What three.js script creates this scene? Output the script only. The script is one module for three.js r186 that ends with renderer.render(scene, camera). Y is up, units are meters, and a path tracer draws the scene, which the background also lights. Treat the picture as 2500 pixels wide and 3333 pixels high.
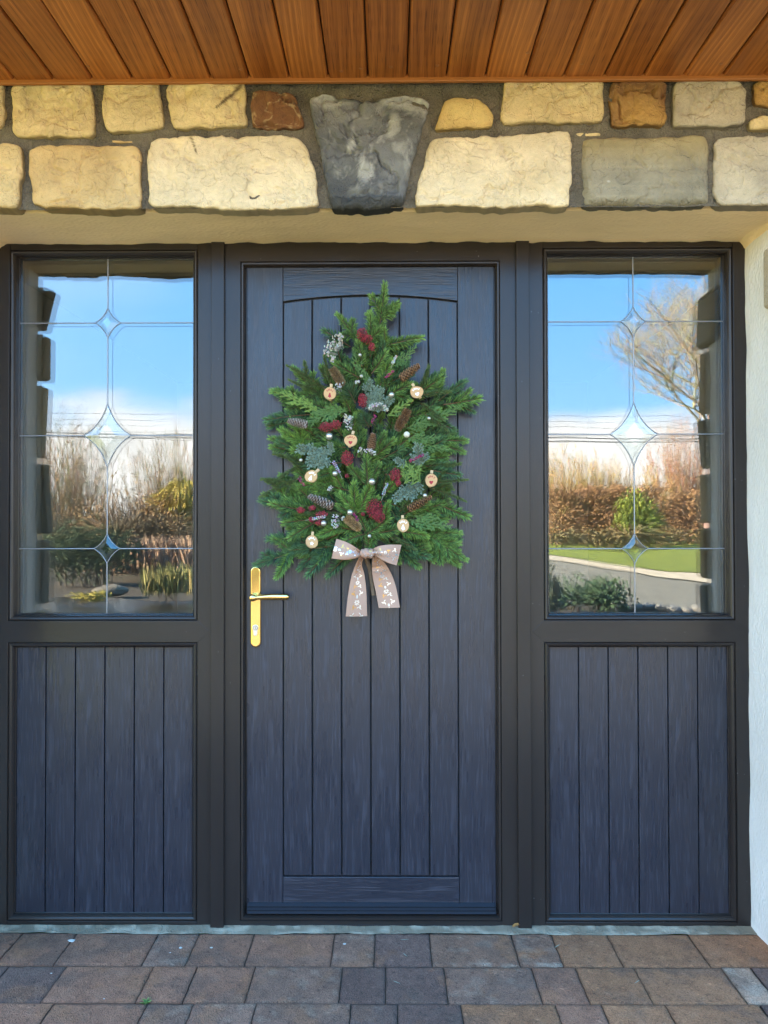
import * as THREE from 'three';
import { RoundedBoxGeometry } from 'three/addons/geometries/RoundedBoxGeometry.js';
import { mergeGeometries, mergeVertices, toCreasedNormals } from 'three/addons/utils/BufferGeometryUtils.js';

// ------------------------------------------------------------------ camera, sky, sun, exposure
const scene = new THREE.Scene();
const D2R = Math.PI / 180;
const camera = new THREE.PerspectiveCamera(2 * Math.atan(1666.5 / 2503) / D2R, 0.75, 0.05, 900);
camera.position.set(0.059, 1.24, 2.37);
camera.rotation.order = 'YXZ';
camera.rotation.set(0.78 * D2R, 0.41 * D2R, -0.1 * D2R);
camera.updateMatrixWorld();

const EXPOSURE = 13, SKY = 0.5;
const SUN = new THREE.Vector3(-0.86, 0.4, -0.26).normalize();
function hash(x, y, z) { let h = (x * 374761393 + y * 668265263 + z * 2147483647) | 0; h = Math.imul(h ^ (h >>> 13), 1274126177); h ^= h >>> 16; return (h >>> 0) / 4294967295; }
const TAB = new Float32Array(8192), PERM = new Uint16Array(8192); for (let i = 0; i < 8192; i++) { TAB[i] = hash(i, 7, 3); PERM[i] = hash(i, 1, 5) * 8191.99; }
const fade = t => t * t * (3 - 2 * t);
const lerp = (a, b, t) => a + (b - a) * t;
const clamp = (x, a = 0, b = 1) => Math.min(b, Math.max(a, x));
const smooth = (a, b, x) => fade(clamp((x - a) / (b - a)));
function vnoise(x, y, z = 0, px = 0, py = 0) { // value noise, optionally periodic in x and y
  const xf = Math.floor(x), yf = Math.floor(y), zf = Math.floor(z), u = fade(x - xf), v = fade(y - yf), dz = z - zf;
  let x0 = xf, x1 = xf + 1, y0 = yf, y1 = yf + 1;
  if (px) { x0 = ((x0 % px) + px) % px; x1 = x0 + 1 === px ? 0 : x0 + 1; } if (py) { y0 = ((y0 % py) + py) % py; y1 = y0 + 1 === py ? 0 : y0 + 1; }
  let r = 0; for (let k = 0; k < 2; k++) { if (k && dz === 0) break; const pz = PERM[(zf + k + 4096) & 8191], a = PERM[(y0 + pz) & 8191], b = PERM[(y1 + pz) & 8191];
    const c00 = TAB[(x0 + a) & 8191], c10 = TAB[(x1 + a) & 8191], c01 = TAB[(x0 + b) & 8191], c11 = TAB[(x1 + b) & 8191], t = c00 + (c10 - c00) * u, q = c01 + (c11 - c01) * u, l = t + (q - t) * v;
    r = k ? r + (l - r) * fade(dz) : l; }
  return r;
}
function fbm(x, y, z = 0, oct = 4, px = 0, py = 0) { let s = 0, a = 0.5, n = 0; for (let i = 0; i < oct; i++) { s += a * vnoise(x, y, z + i * 17, px, py); n += a; a *= 0.5; x *= 2; y *= 2; px *= 2; py *= 2; } return s / n; }
function rng(seed) { let s = seed >>> 0; return () => { s = (s + 0x6D2B79F5) >>> 0; let t = Math.imul(s ^ (s >>> 15), 1 | s); t = (t + Math.imul(t ^ (t >>> 7), 61 | t)) ^ t; return ((t ^ (t >>> 14)) >>> 0) / 4294967296; }; }

{ // sky: deep blue away from the sun, paler low down, a bank of bright cloud on the horizon
  const W = 1024, H = 512, data = new Float32Array(W * H * 4);
  for (let j = 0; j < H; j++) for (let i = 0; i < W; i++) {
    const el = ((j + 0.5) / H - 0.5) * Math.PI, az = ((i + 0.5) / W - 0.5) * 2 * Math.PI;
    const d = [Math.cos(el) * Math.cos(az), Math.sin(el), Math.cos(el) * Math.sin(az)];
    const cs = d[0] * SUN.x + d[1] * SUN.y + d[2] * SUN.z;
    const e = Math.max(0, el / (Math.PI / 2));
    const t = 1 - Math.exp(-e * 6.5);
    let c = [lerp(0.42, 0.06, t), lerp(0.68, 0.345, t), lerp(0.92, 0.82, t)];
    const g = Math.pow(clamp(0.5 + 0.5 * cs), 6);
    c = [c[0] + 0.55 * g, c[1] + 0.5 * g, c[2] + 0.35 * g];
    // cloud bank
    const n = fbm(az * 7 + 40, el * 26, 3, 5), n2 = fbm(az * 2.2 + 9, 1.3, 8, 3);
    const top = 0.105 + 0.06 * n2 + 0.09 * (n - 0.5);
    let cl = smooth(top + 0.025, top - 0.02, el) * (el > -0.02 ? 1 : 0);
    const shade = 0.72 + 0.5 * fbm(az * 11, el * 30, 20, 4);
    // thin high wisps
    const wisp = 0.22 * smooth(0.5, 0.8, fbm(az * 3 + d[1] * 4, el * 9, 60, 5)) * smooth(0.1, 0.4, el);
    const cc = [0.84 * shade, 0.81 * shade, 0.77 * shade];
    for (let k = 0; k < 3; k++) { c[k] = lerp(c[k], 0.85, wisp); c[k] = lerp(c[k], cc[k], cl * 0.94); }
    if (el < 0) c = [0.2, 0.19, 0.15];
    const o = (j * W + i) * 4; data[o] = SKY * c[0]; data[o + 1] = SKY * c[1]; data[o + 2] = SKY * c[2]; data[o + 3] = 1;
  }
  const sky = new THREE.DataTexture(data, W, H, THREE.RGBAFormat, THREE.FloatType);
  sky.mapping = THREE.EquirectangularReflectionMapping; sky.magFilter = THREE.LinearFilter; sky.minFilter = THREE.LinearFilter; sky.needsUpdate = true;
  scene.background = sky; scene.environment = sky;
}
const sun = new THREE.DirectionalLight(new THREE.Color(1, 0.86, 0.66), 5);
sun.position.copy(SUN).multiplyScalar(60); sun.castShadow = true;
sun.shadow.camera.left = -40; sun.shadow.camera.right = 40; sun.shadow.camera.top = 40; sun.shadow.camera.bottom = -40; sun.shadow.camera.far = 160; sun.shadow.mapSize.set(2048, 2048);
scene.add(sun); scene.add(sun.target);

// ------------------------------------------------------------------ helpers
const used = {};
function numbered(n) { const k = used[n] = (used[n] ?? -1) + 1; return k ? n + '_' + String(k).padStart(3, '0') : n; }
function tag(o, label, category, group, kind) { if (label) o.userData.label = label; if (category) o.userData.category = category; if (group) o.userData.group = group; if (kind) o.userData.kind = kind; return o; }
function thing(name, label, category, pos = [0, 0, 0], group) { const g = new THREE.Group(); g.name = numbered(name); g.position.set(...pos); scene.add(g); return tag(g, label, category, group); }
function part(name, geo, mat, parent = scene, pos) {
  const m = new THREE.Mesh(geo, mat); m.castShadow = m.receiveShadow = true;
  if (parent === scene) m.name = numbered(name); else { parent.userData_counts ??= {}; const c = parent.userData_counts, k = c[name] = (c[name] ?? -1) + 1; m.name = k ? name + '_' + String(k).padStart(3, '0') : name; }
  if (pos) m.position.set(...pos);
  parent.add(m); return m;
}
function struct(name, geo, mat) { const m = part(name, geo, mat); m.userData.kind = 'structure'; return m; }
const V = (x, y, z) => new THREE.Vector3(x, y, z);
// a pixel of the 2500 x 3333 photograph carried onto the real plane z = const or y = const
const F = 2503;
function ray(px, py) { return V((px - 1250) / F, (1666.5 - py) / F, -1).applyQuaternion(camera.quaternion); }
function onZ(px, py, z) { const r = ray(px, py), t = (z - camera.position.z) / r.z; return [camera.position.x + r.x * t, camera.position.y + r.y * t]; }
function onY(px, py, y) { const r = ray(px, py), t = (y - camera.position.y) / r.y; return [camera.position.x + r.x * t, camera.position.z + r.z * t]; }

class MB { // mesh builder with vertex colours
  constructor() { this.p = []; this.c = []; this.i = []; this.uv = []; }
  get n() { return this.p.length / 3; }
  v(x, y, z, c = [1, 1, 1], u = 0, w = 0) { this.p.push(x, y, z); this.c.push(c[0], c[1], c[2]); this.uv.push(u, w); return this.n - 1; }
  t(a, b, c) { this.i.push(a, b, c); }
  q(a, b, c, d) { this.i.push(a, b, c, a, c, d); }
  tube(a, b, r0, r1, c, sides = 4) {
    const d = V().subVectors(b, a).normalize(), s = Math.abs(d.y) < 0.9 ? V(0, 1, 0) : V(1, 0, 0), u = V().crossVectors(d, s).normalize(), w = V().crossVectors(d, u), o = this.n;
    for (const [p, r] of [[a, r0], [b, r1]]) for (let k = 0; k < sides; k++) { const q = k / sides * 2 * Math.PI, cx = Math.cos(q) * r, sx = Math.sin(q) * r; this.v(p.x + u.x * cx + w.x * sx, p.y + u.y * cx + w.y * sx, p.z + u.z * cx + w.z * sx, c); }
    for (let k = 0; k < sides; k++) { const l = (k + 1) % sides; this.q(o + k, o + l, o + sides + l, o + sides + k); }
  }
  blade(a, d, len, w, nrm, c0, c1, bend = 0) { // a narrow leaf: four triangles folded along its midrib, widest at 40 %
    const s = V().crossVectors(d, nrm).normalize(), m = a.clone().addScaledVector(d, len * 0.45).addScaledVector(nrm, w * 0.3), t = a.clone().addScaledVector(d, len).addScaledVector(nrm, -bend * len), o = this.n;
    this.v(a.x, a.y, a.z, c0); this.v(m.x + s.x * w / 2, m.y + s.y * w / 2, m.z + s.z * w / 2, c0); this.v(t.x, t.y, t.z, c1); this.v(m.x - s.x * w / 2, m.y - s.y * w / 2, m.z - s.z * w / 2, c1);
    this.t(o, o + 1, o + 2); this.t(o, o + 2, o + 3);
  }
  ball(c, r, col, seg = 6) { // low sphere
    const o = this.n, rows = Math.max(3, seg - 2); for (let j = 0; j <= rows; j++) for (let k = 0; k < seg; k++) { const th = j / rows * Math.PI, ph = (k + 0.5 * (j % 2)) / seg * 2 * Math.PI; this.v(c.x + r * Math.sin(th) * Math.cos(ph), c.y + r * Math.cos(th), c.z + r * Math.sin(th) * Math.sin(ph), col); }
    for (let j = 0; j < rows; j++) for (let k = 0; k < seg; k++) { const l = (k + 1) % seg; this.q(o + j * seg + k, o + j * seg + l, o + (j + 1) * seg + l, o + (j + 1) * seg + k); }
  }
  geo() { const g = new THREE.BufferGeometry(); g.setAttribute('position', new THREE.Float32BufferAttribute(this.p, 3)); g.setAttribute('color', new THREE.Float32BufferAttribute(this.c, 3)); g.setAttribute('uv', new THREE.Float32BufferAttribute(this.uv, 2)); g.setIndex(this.i); g.computeVertexNormals(); return g; }
}
function dataTex(w, h, fn, srgb, rep) { // fn(u, v) -> [r, g, b] or grey in 0..1
  const d = new Uint8Array(w * h * 4); for (let j = 0; j < h; j++) for (let i = 0; i < w; i++) { let c = fn(i / w, j / h); if (typeof c === 'number') c = [c, c, c]; const o = (j * w + i) * 4; for (let k = 0; k < 3; k++) d[o + k] = clamp(c[k]) * 255; d[o + 3] = 255; }
  const t = new THREE.DataTexture(d, w, h); t.wrapS = t.wrapT = THREE.RepeatWrapping; t.magFilter = THREE.LinearFilter; t.minFilter = THREE.LinearMipmapLinearFilter; t.generateMipmaps = true; if (srgb) t.colorSpace = THREE.SRGBColorSpace; if (rep) t.repeat.set(...rep); t.needsUpdate = true; return t;
}
const lin = (r, g, b) => new THREE.Color().setRGB(r, g, b);
const toS = x => x <= 0.0031308 ? 12.92 * x : 1.055 * Math.pow(x, 1 / 2.4) - 0.055;
function std(o) { return new THREE.MeshStandardMaterial({ roughness: 0.8, ...o }); }

// ------------------------------------------------------------------ materials
const T = {};
// embossed door-foil grain, 0.3 m wide by 0.6 m tall, grain along v
function grain(u, v) {
  const wob = 0.006 * Math.sin(2 * Math.PI * (v + 0.3 * Math.sin(2 * Math.PI * u)));
  const n = vnoise((u + wob + 1) * 76, v * 9, 3, 76, 9), m = vnoise((u + wob + 1) * 140, v * 16, 9, 140, 16), k = fbm(u * 6, v * 4, 5, 3, 6, 4);
  return { n, m, k };
}
T.foilBump = dataTex(512, 512, (u, v) => { const g = grain(u, v); return 0.5 - 0.5 * smooth(0.55, 0.8, g.n) - 0.25 * smooth(0.5, 0.9, g.m) + 0.2 * g.k; }, false, [1 / 0.3, 1 / 0.6]);
T.foilCol = dataTex(512, 512, (u, v) => { const g = grain(u, v); const s = 0.34 * smooth(0.55, 0.95, g.m) * (0.4 + 0.9 * g.k) + 0.3 * smooth(0.6, 0.95, g.n) + 0.06 * (g.k - 0.5); const b = [0.0235, 0.0222, 0.0285], l = [0.058, 0.057, 0.073]; return [0, 1, 2].map(i => toS(lerp(b[i], l[i], clamp(s)))); }, true, [1 / 0.3, 1 / 0.6]);
T.foilRough = dataTex(256, 256, (u, v) => { const g = grain(u, v); return 0.2 + 0.14 * g.k + 0.1 * g.n; }, false, [1 / 0.3, 1 / 0.6]);
const foil = new THREE.MeshPhysicalMaterial({ map: T.foilCol, bumpMap: T.foilBump, bumpScale: 0.0005, roughnessMap: T.foilRough, roughness: 1, specularIntensity: 1 });
T.frameBump = dataTex(256, 256, (u, v) => 0.5 * vnoise(u * 70, v * 8, 1, 70, 8) + 0.5 * fbm(u * 8, v * 8, 2, 3, 8, 8), false, [1 / 0.12, 1 / 0.3]);
T.frameCol = dataTex(512, 512, (u, v) => { const k = fbm(u * 5, v * 3, 7, 4, 5, 3), sp = vnoise(u * 210, v * 260, 4, 210, 260) > 0.9925 ? 1 : 0; return [0, 1, 2].map(i => toS(sp ? [0.3, 0.3, 0.29][i] : [0.0265, 0.0195, 0.0162][i] * (0.8 + 0.4 * k))); }, true, [1 / 0.5, 1 / 0.9]);
const framePaint = new THREE.MeshPhysicalMaterial({ map: T.frameCol, bumpMap: T.frameBump, bumpScale: 0.0002, roughness: 0.27, specularIntensity: 0.7 });
T.stoneBump = dataTex(512, 512, (u, v) => 0.62 * fbm(u * 14, v * 14, 1, 6, 14, 14) + 0.16 * vnoise(u * 170, v * 170, 6, 170, 170) + 0.22 * smooth(0.06, 0.0, Math.abs(fbm(u * 9, v * 9, 21, 5, 9, 9) - 0.5)), false, [1 / 0.35, 1 / 0.35]);
const stoneMat = std({ vertexColors: true, bumpMap: T.stoneBump, bumpScale: 0.009, roughness: 0.92 });
T.mortarCol = dataTex(512, 512, (u, v) => { const k = fbm(u * 8, v * 8, 2, 5, 8, 8), g = vnoise(u * 190, v * 190, 3, 190, 190); return [0.17, 0.135, 0.09].map(c => toS(c * (0.5 + 0.75 * k) * (0.75 + 0.5 * g))); }, true, [1 / 0.4, 1 / 0.4]);
const mortarMat = std({ map: T.mortarCol, bumpMap: T.stoneBump, bumpScale: 0.012, roughness: 1 });
T.plasterBump = dataTex(512, 512, (u, v) => 0.6 * vnoise(u * 110, v * 60, 1, 110, 60) + 0.4 * fbm(u * 6, v * 24, 5, 4, 6, 24), false, [1 / 0.5, 1 / 0.5]);
T.plasterCol = dataTex(256, 256, (u, v) => { const k = fbm(u * 4, v * 4, 3, 5, 4, 4); return [0.8, 0.73, 0.62].map(c => toS(c * (0.9 + 0.16 * k))); }, true, [1 / 0.9, 1 / 0.9]);
const warmBounceMat = std({ map: T.plasterCol, color: lin(1.12, 0.88, 0.56), bumpMap: T.plasterBump, bumpScale: 0.0022, roughness: 0.8 });  // the white plaster again, with warm bounced light put into its colour
const plasterMat = std({ map: T.plasterCol, bumpMap: T.plasterBump, bumpScale: 0.0022, roughness: 0.85 });
function soffitTex(seed) { return dataTex(256, 512, (u, v) => { // u across board, v along
  const wob = 0.06 * Math.sin(2 * Math.PI * (v * 1 + seed)) + 0.05 * fbm(u * 2, v * 3, seed * 7, 3, 2, 3);
  const ring = Math.abs(((u + wob) * (4 + (seed * 13) % 4) + 0.5 * fbm(u * 3, v * 2, seed, 3, 3, 2)) % 1 - 0.5) * 2;
  const f = vnoise((u + wob) * 60, v * 5, seed * 3, 60, 5), p = vnoise(u * 120, v * 18, seed * 5, 120, 18), k = fbm(u * 2, v * 2, 11 + seed, 4, 2, 2);
  const d = 0.56 + 0.34 * ring * (k * 1.5) + 0.36 * f - 0.34 * smooth(0.66, 0.9, p) + 0.5 * (k - 0.5);
  return [0.44, 0.14, 0.026].map((c, i) => toS(c * Math.pow(d, 1.2 + 0.3 * i))); }, true, [1 / 0.107, 1 / 0.9]); }
T.soffitBump = dataTex(256, 256, (u, v) => 0.6 * vnoise(u * 60, v * 10, 3, 60, 10) + 0.4 * vnoise(u * 120, v * 24, 4, 120, 24), false, [1 / 0.107, 1 / 0.4]);
const soffitMats = [0.13, 0.37, 0.62, 0.88].map(s => std({ map: soffitTex(s), bumpMap: T.soffitBump, bumpScale: 0.0004, roughness: 0.42 }));
T.paveBump = dataTex(512, 512, (u, v) => 0.5 * fbm(u * 12, v * 12, 8, 5, 12, 12) + 0.5 * vnoise(u * 160, v * 160, 2, 160, 160), false, [1 / 0.35, 1 / 0.35]);
T.paveCol = dataTex(512, 512, (u, v) => { const g = vnoise(u * 170, v * 170, 5, 170, 170), h = vnoise(u * 90, v * 90, 15, 90, 90), k = fbm(u * 14, v * 14, 9, 4, 14, 14); const pit = h > 0.9 ? 0.55 : 1; return toS(clamp((0.3 + 0.55 * g + 0.4 * k) * pit)); }, true, [1 / 0.35, 1 / 0.35]);
const paveMat = std({ vertexColors: true, map: T.paveCol, bumpMap: T.paveBump, bumpScale: 0.004, roughness: 0.95 });
const brass = std({ color: lin(0.84, 0.55, 0.2), metalness: 1, roughness: 0.09 });
const steel = std({ color: lin(0.62, 0.6, 0.56), metalness: 1, roughness: 0.35 });
const blackMat = std({ color: lin(0.012, 0.012, 0.013), roughness: 0.6 });
const leadMat = std({ color: lin(0.3, 0.295, 0.3), metalness: 0.7, roughness: 0.4 });
const glassMat = new THREE.MeshPhysicalMaterial({ color: lin(0.93, 0.96, 0.95), roughness: 0, metalness: 0, transmission: 1, thickness: 0, ior: 2.05 });
const bevelMat = new THREE.MeshPhysicalMaterial({ color: lin(0.9, 0.95, 0.96), roughness: 0, metalness: 0, transmission: 1, thickness: 0, ior: 1.9 });
const greenMat = std({ vertexColors: true, roughness: 0.75, side: THREE.DoubleSide });
const dullMat = std({ vertexColors: true, roughness: 0.85, side: THREE.DoubleSide });
const barkMat = std({ vertexColors: true, roughness: 0.9 });
const leafMat = new THREE.MeshPhysicalMaterial({ vertexColors: true, roughness: 0.8, side: THREE.DoubleSide });

// box with metre uvs; grain along its long side unless told otherwise
let uvSeed = 1;
function metreUV(g, along = 'y', off = uvSeed++) {
  const p = g.attributes.position, n = g.attributes.normal, uv = new Float32Array(p.count * 2), ox = (off * 0.377) % 1, oy = (off * 0.619) % 1;
  for (let i = 0; i < p.count; i++) {
    const x = p.getX(i), y = p.getY(i), z = p.getZ(i), nx = Math.abs(n.getX(i)), ny = Math.abs(n.getY(i)), nz = Math.abs(n.getZ(i));
    let a, b; if (nz >= nx && nz >= ny) [a, b] = [x, y]; else if (nx >= ny) [a, b] = [z, y]; else [a, b] = [x, z];
    if (along === 'x') [a, b] = [b, a];
    uv[2 * i] = a + ox; uv[2 * i + 1] = b + oy;
  }
  g.setAttribute('uv', new THREE.BufferAttribute(uv, 2)); return g;
}
function box(x0, x1, y0, y1, z0, z1, r = 0, along = 'y') {
  const w = x1 - x0, h = y1 - y0, d = z1 - z0, g = r ? new RoundedBoxGeometry(w, h, d, 2, r) : new THREE.BoxGeometry(w, h, d);
  g.translate((x0 + x1) / 2, (y0 + y1) / 2, (z0 + z1) / 2); return metreUV(g, along);
}
function slab(pts, z0, z1, bev = 0.003, along = 'y') { // polygon in xy, thick from z0 to z1, front edge bevelled
  const s = new THREE.Shape(pts.map(p => new THREE.Vector2(p[0], p[1])));
  const g = new THREE.ExtrudeGeometry(s, { depth: z1 - z0 - bev, bevelEnabled: bev > 0, bevelThickness: bev, bevelSize: bev, bevelOffset: -bev, bevelSegments: 2, curveSegments: 8 });
  g.translate(0, 0, z0); return metreUV(g, along);
}
function rect(x0, x1, y0, y1) { return [[x0, y0], [x1, y0], [x1, y1], [x0, y1]]; }
function frameSweep(x0, y0, x1, y1, prof, crease = 0.7) { // mitred frame; prof = [inset, z] from outside to inside
  const loops = prof.map(([s, z]) => [[x0 + s, y0 + s, z], [x1 - s, y0 + s, z], [x1 - s, y1 - s, z], [x0 + s, y1 - s, z]]), pos = [], uv = []; let acc = [0];
  for (let i = 1; i < prof.length; i++) acc.push(acc[i - 1] + Math.hypot(prof[i][0] - prof[i - 1][0], prof[i][1] - prof[i - 1][1]));
  for (let k = 0; k < 4; k++) for (let i = 0; i + 1 < prof.length; i++) {
    const a = loops[i][k], b = loops[i][(k + 1) % 4], c = loops[i + 1][(k + 1) % 4], d = loops[i + 1][k], ax = k % 2;
    for (const [p, w] of [[a, i], [b, i], [c, i + 1], [a, i], [c, i + 1], [d, i + 1]]) { pos.push(...p); uv.push(acc[w] + k * 0.31, p[ax] + k * 0.17); }
  }
  const g = new THREE.BufferGeometry(); g.setAttribute('position', new THREE.Float32BufferAttribute(pos, 3)); g.setAttribute('uv', new THREE.Float32BufferAttribute(uv, 2)); g.computeVertexNormals(); return toCreasedNormals(g, crease);
}
function extrudeX(prof, x0, x1) { // prof = [z, y] outline
  const s = new THREE.Shape(prof.map(p => new THREE.Vector2(p[0], p[1]))), g = new THREE.ExtrudeGeometry(s, { depth: x1 - x0, bevelEnabled: false });
  g.rotateY(Math.PI / 2); // x -> -z, z -> x
  g.scale(1, 1, -1); const ix = g.index; g.translate(x0, 0, 0);
  const p = g.attributes.position.array; if (!ix) for (let i = 0; i < p.length; i += 9) for (let k = 0; k < 3; k++) { const t = p[i + k]; p[i + k] = p[i + 3 + k]; p[i + 3 + k] = t; }
  g.computeVertexNormals(); return metreUV(toCreasedNormals(g, 0.8), 'x');
}

// ------------------------------------------------------------------ ground
const R0 = rng(77);
{
  T.grassCol = dataTex(512, 512, (u, v) => { const k = fbm(u * 12, v * 12, 4, 5, 12, 12), g = vnoise(u * 150, v * 150, 7, 150, 150); return [0.28, 0.34, 0.03].map((c, i) => toS(c * (0.55 + 0.6 * k) * (0.7 + 0.6 * g) * (i === 0 ? 0.85 + 0.3 * k : 1))); }, true, [1 / 3, 1 / 3]);
  T.gravelCol = dataTex(512, 512, (u, v) => { const k = fbm(u * 9, v * 9, 4, 5, 9, 9), g = vnoise(u * 170, v * 170, 7, 170, 170); return [0.31, 0.285, 0.22].map(c => toS(c * (0.6 + 0.5 * k) * (0.65 + 0.7 * g))); }, true, [1 / 2, 1 / 2]);
  const flat = (pts, y) => { const g = new THREE.ShapeGeometry(new THREE.Shape(pts.map(p => new THREE.Vector2(p[0], p[1])))); g.rotateX(Math.PI / 2); g.scale(1, 1, 1); g.translate(0, y, 0); const p = g.attributes.position, uv = []; for (let i = 0; i < p.count; i++) uv.push(p.getX(i), p.getZ(i)); g.setAttribute('uv', new THREE.Float32BufferAttribute(uv, 2)); const ix = g.index.array; g.computeVertexNormals(); if (g.attributes.normal.getY(0) < 0) { for (let i = 0; i < ix.length; i += 3) { const t = ix[i]; ix[i] = ix[i + 1]; ix[i + 1] = t; } g.computeVertexNormals(); } return g; };
  const grassMat = std({ map: T.grassCol, bumpMap: T.paveBump, bumpScale: 0.05, roughness: 1 });
  struct('ground', flat(rect(-400, 400, -400, 400), -0.09), std({ map: T.grassCol.clone(), color: lin(0.75, 0.62, 0.5), roughness: 1 }));
  const driveway = [[-2.6, 1.6], [-2.6, 9], [-1.5, 12], [3, 19], [5.25, 25], [12, 60], [4, 60], [-1, 30], [-8, 18], [-30, 14]];
  struct('driveway', flat([[-2.4, 1.9], [12, 1.9], [40, 6], [40, 9], [9, 11.6], [6.7, 13.2], [5.3, 23.2], [4.6, 60], [0.5, 60], [-1.2, 24], [-2.4, 12]], -0.05), std({ map: T.gravelCol, bumpMap: T.paveBump, bumpScale: 0.03, roughness: 1 }));
  struct('lawn', flat([[40, 11.5], [10.5, 14.4], [8.2, 15.8], [7.2, 17.2], [6.2, 25], [5.6, 60], [60, 60]], -0.02), grassMat);
  struct('path', flat([[40, 9.2], [9, 11.65], [6.72, 13.25], [5.32, 23.2], [4.62, 60], [5.55, 60], [6.15, 25], [7.15, 17.15], [8.15, 15.75], [10.45, 14.3], [40, 11.4]], -0.03), std({ map: T.gravelCol.clone(), color: lin(1.75, 1.55, 1.35), roughness: 1 }));
  const darkGround = std({ map: T.mortarCol, color: lin(0.42, 0.4, 0.36), bumpMap: T.stoneBump, bumpScale: 0.04, roughness: 1 });
  struct('drive_shade_patch', flat([[1.2, 7.4], [3.6, 7.5], [4.6, 8.1], [4.3, 9.2], [2.6, 9.9], [1.3, 9.6]], -0.03), darkGround);  // dark sheet laid on the drive to stand for shade
  struct('dark_bank', flat([[-13, 9.5], [-2.7, 9.5], [-2.5, 13], [-3.4, 22], [-13, 26]], -0.08), darkGround);  // plain dark sheet over the ground beyond the pond
  // pond on the left
  const pond = []; for (let k = 0; k < 40; k++) { const a = k / 40 * 2 * Math.PI, r = 1 + 0.12 * Math.sin(3 * a + 1) + 0.07 * Math.sin(5 * a); pond.push([-5.1 + 2.6 * r * Math.cos(a), 9.0 + 2.1 * r * Math.sin(a)]); }
  struct('pond_water', flat(pond, -0.07), std({ color: lin(0.012, 0.014, 0.01), roughness: 0.06, bumpMap: T.plasterBump, bumpScale: 0.004 }));
}
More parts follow.
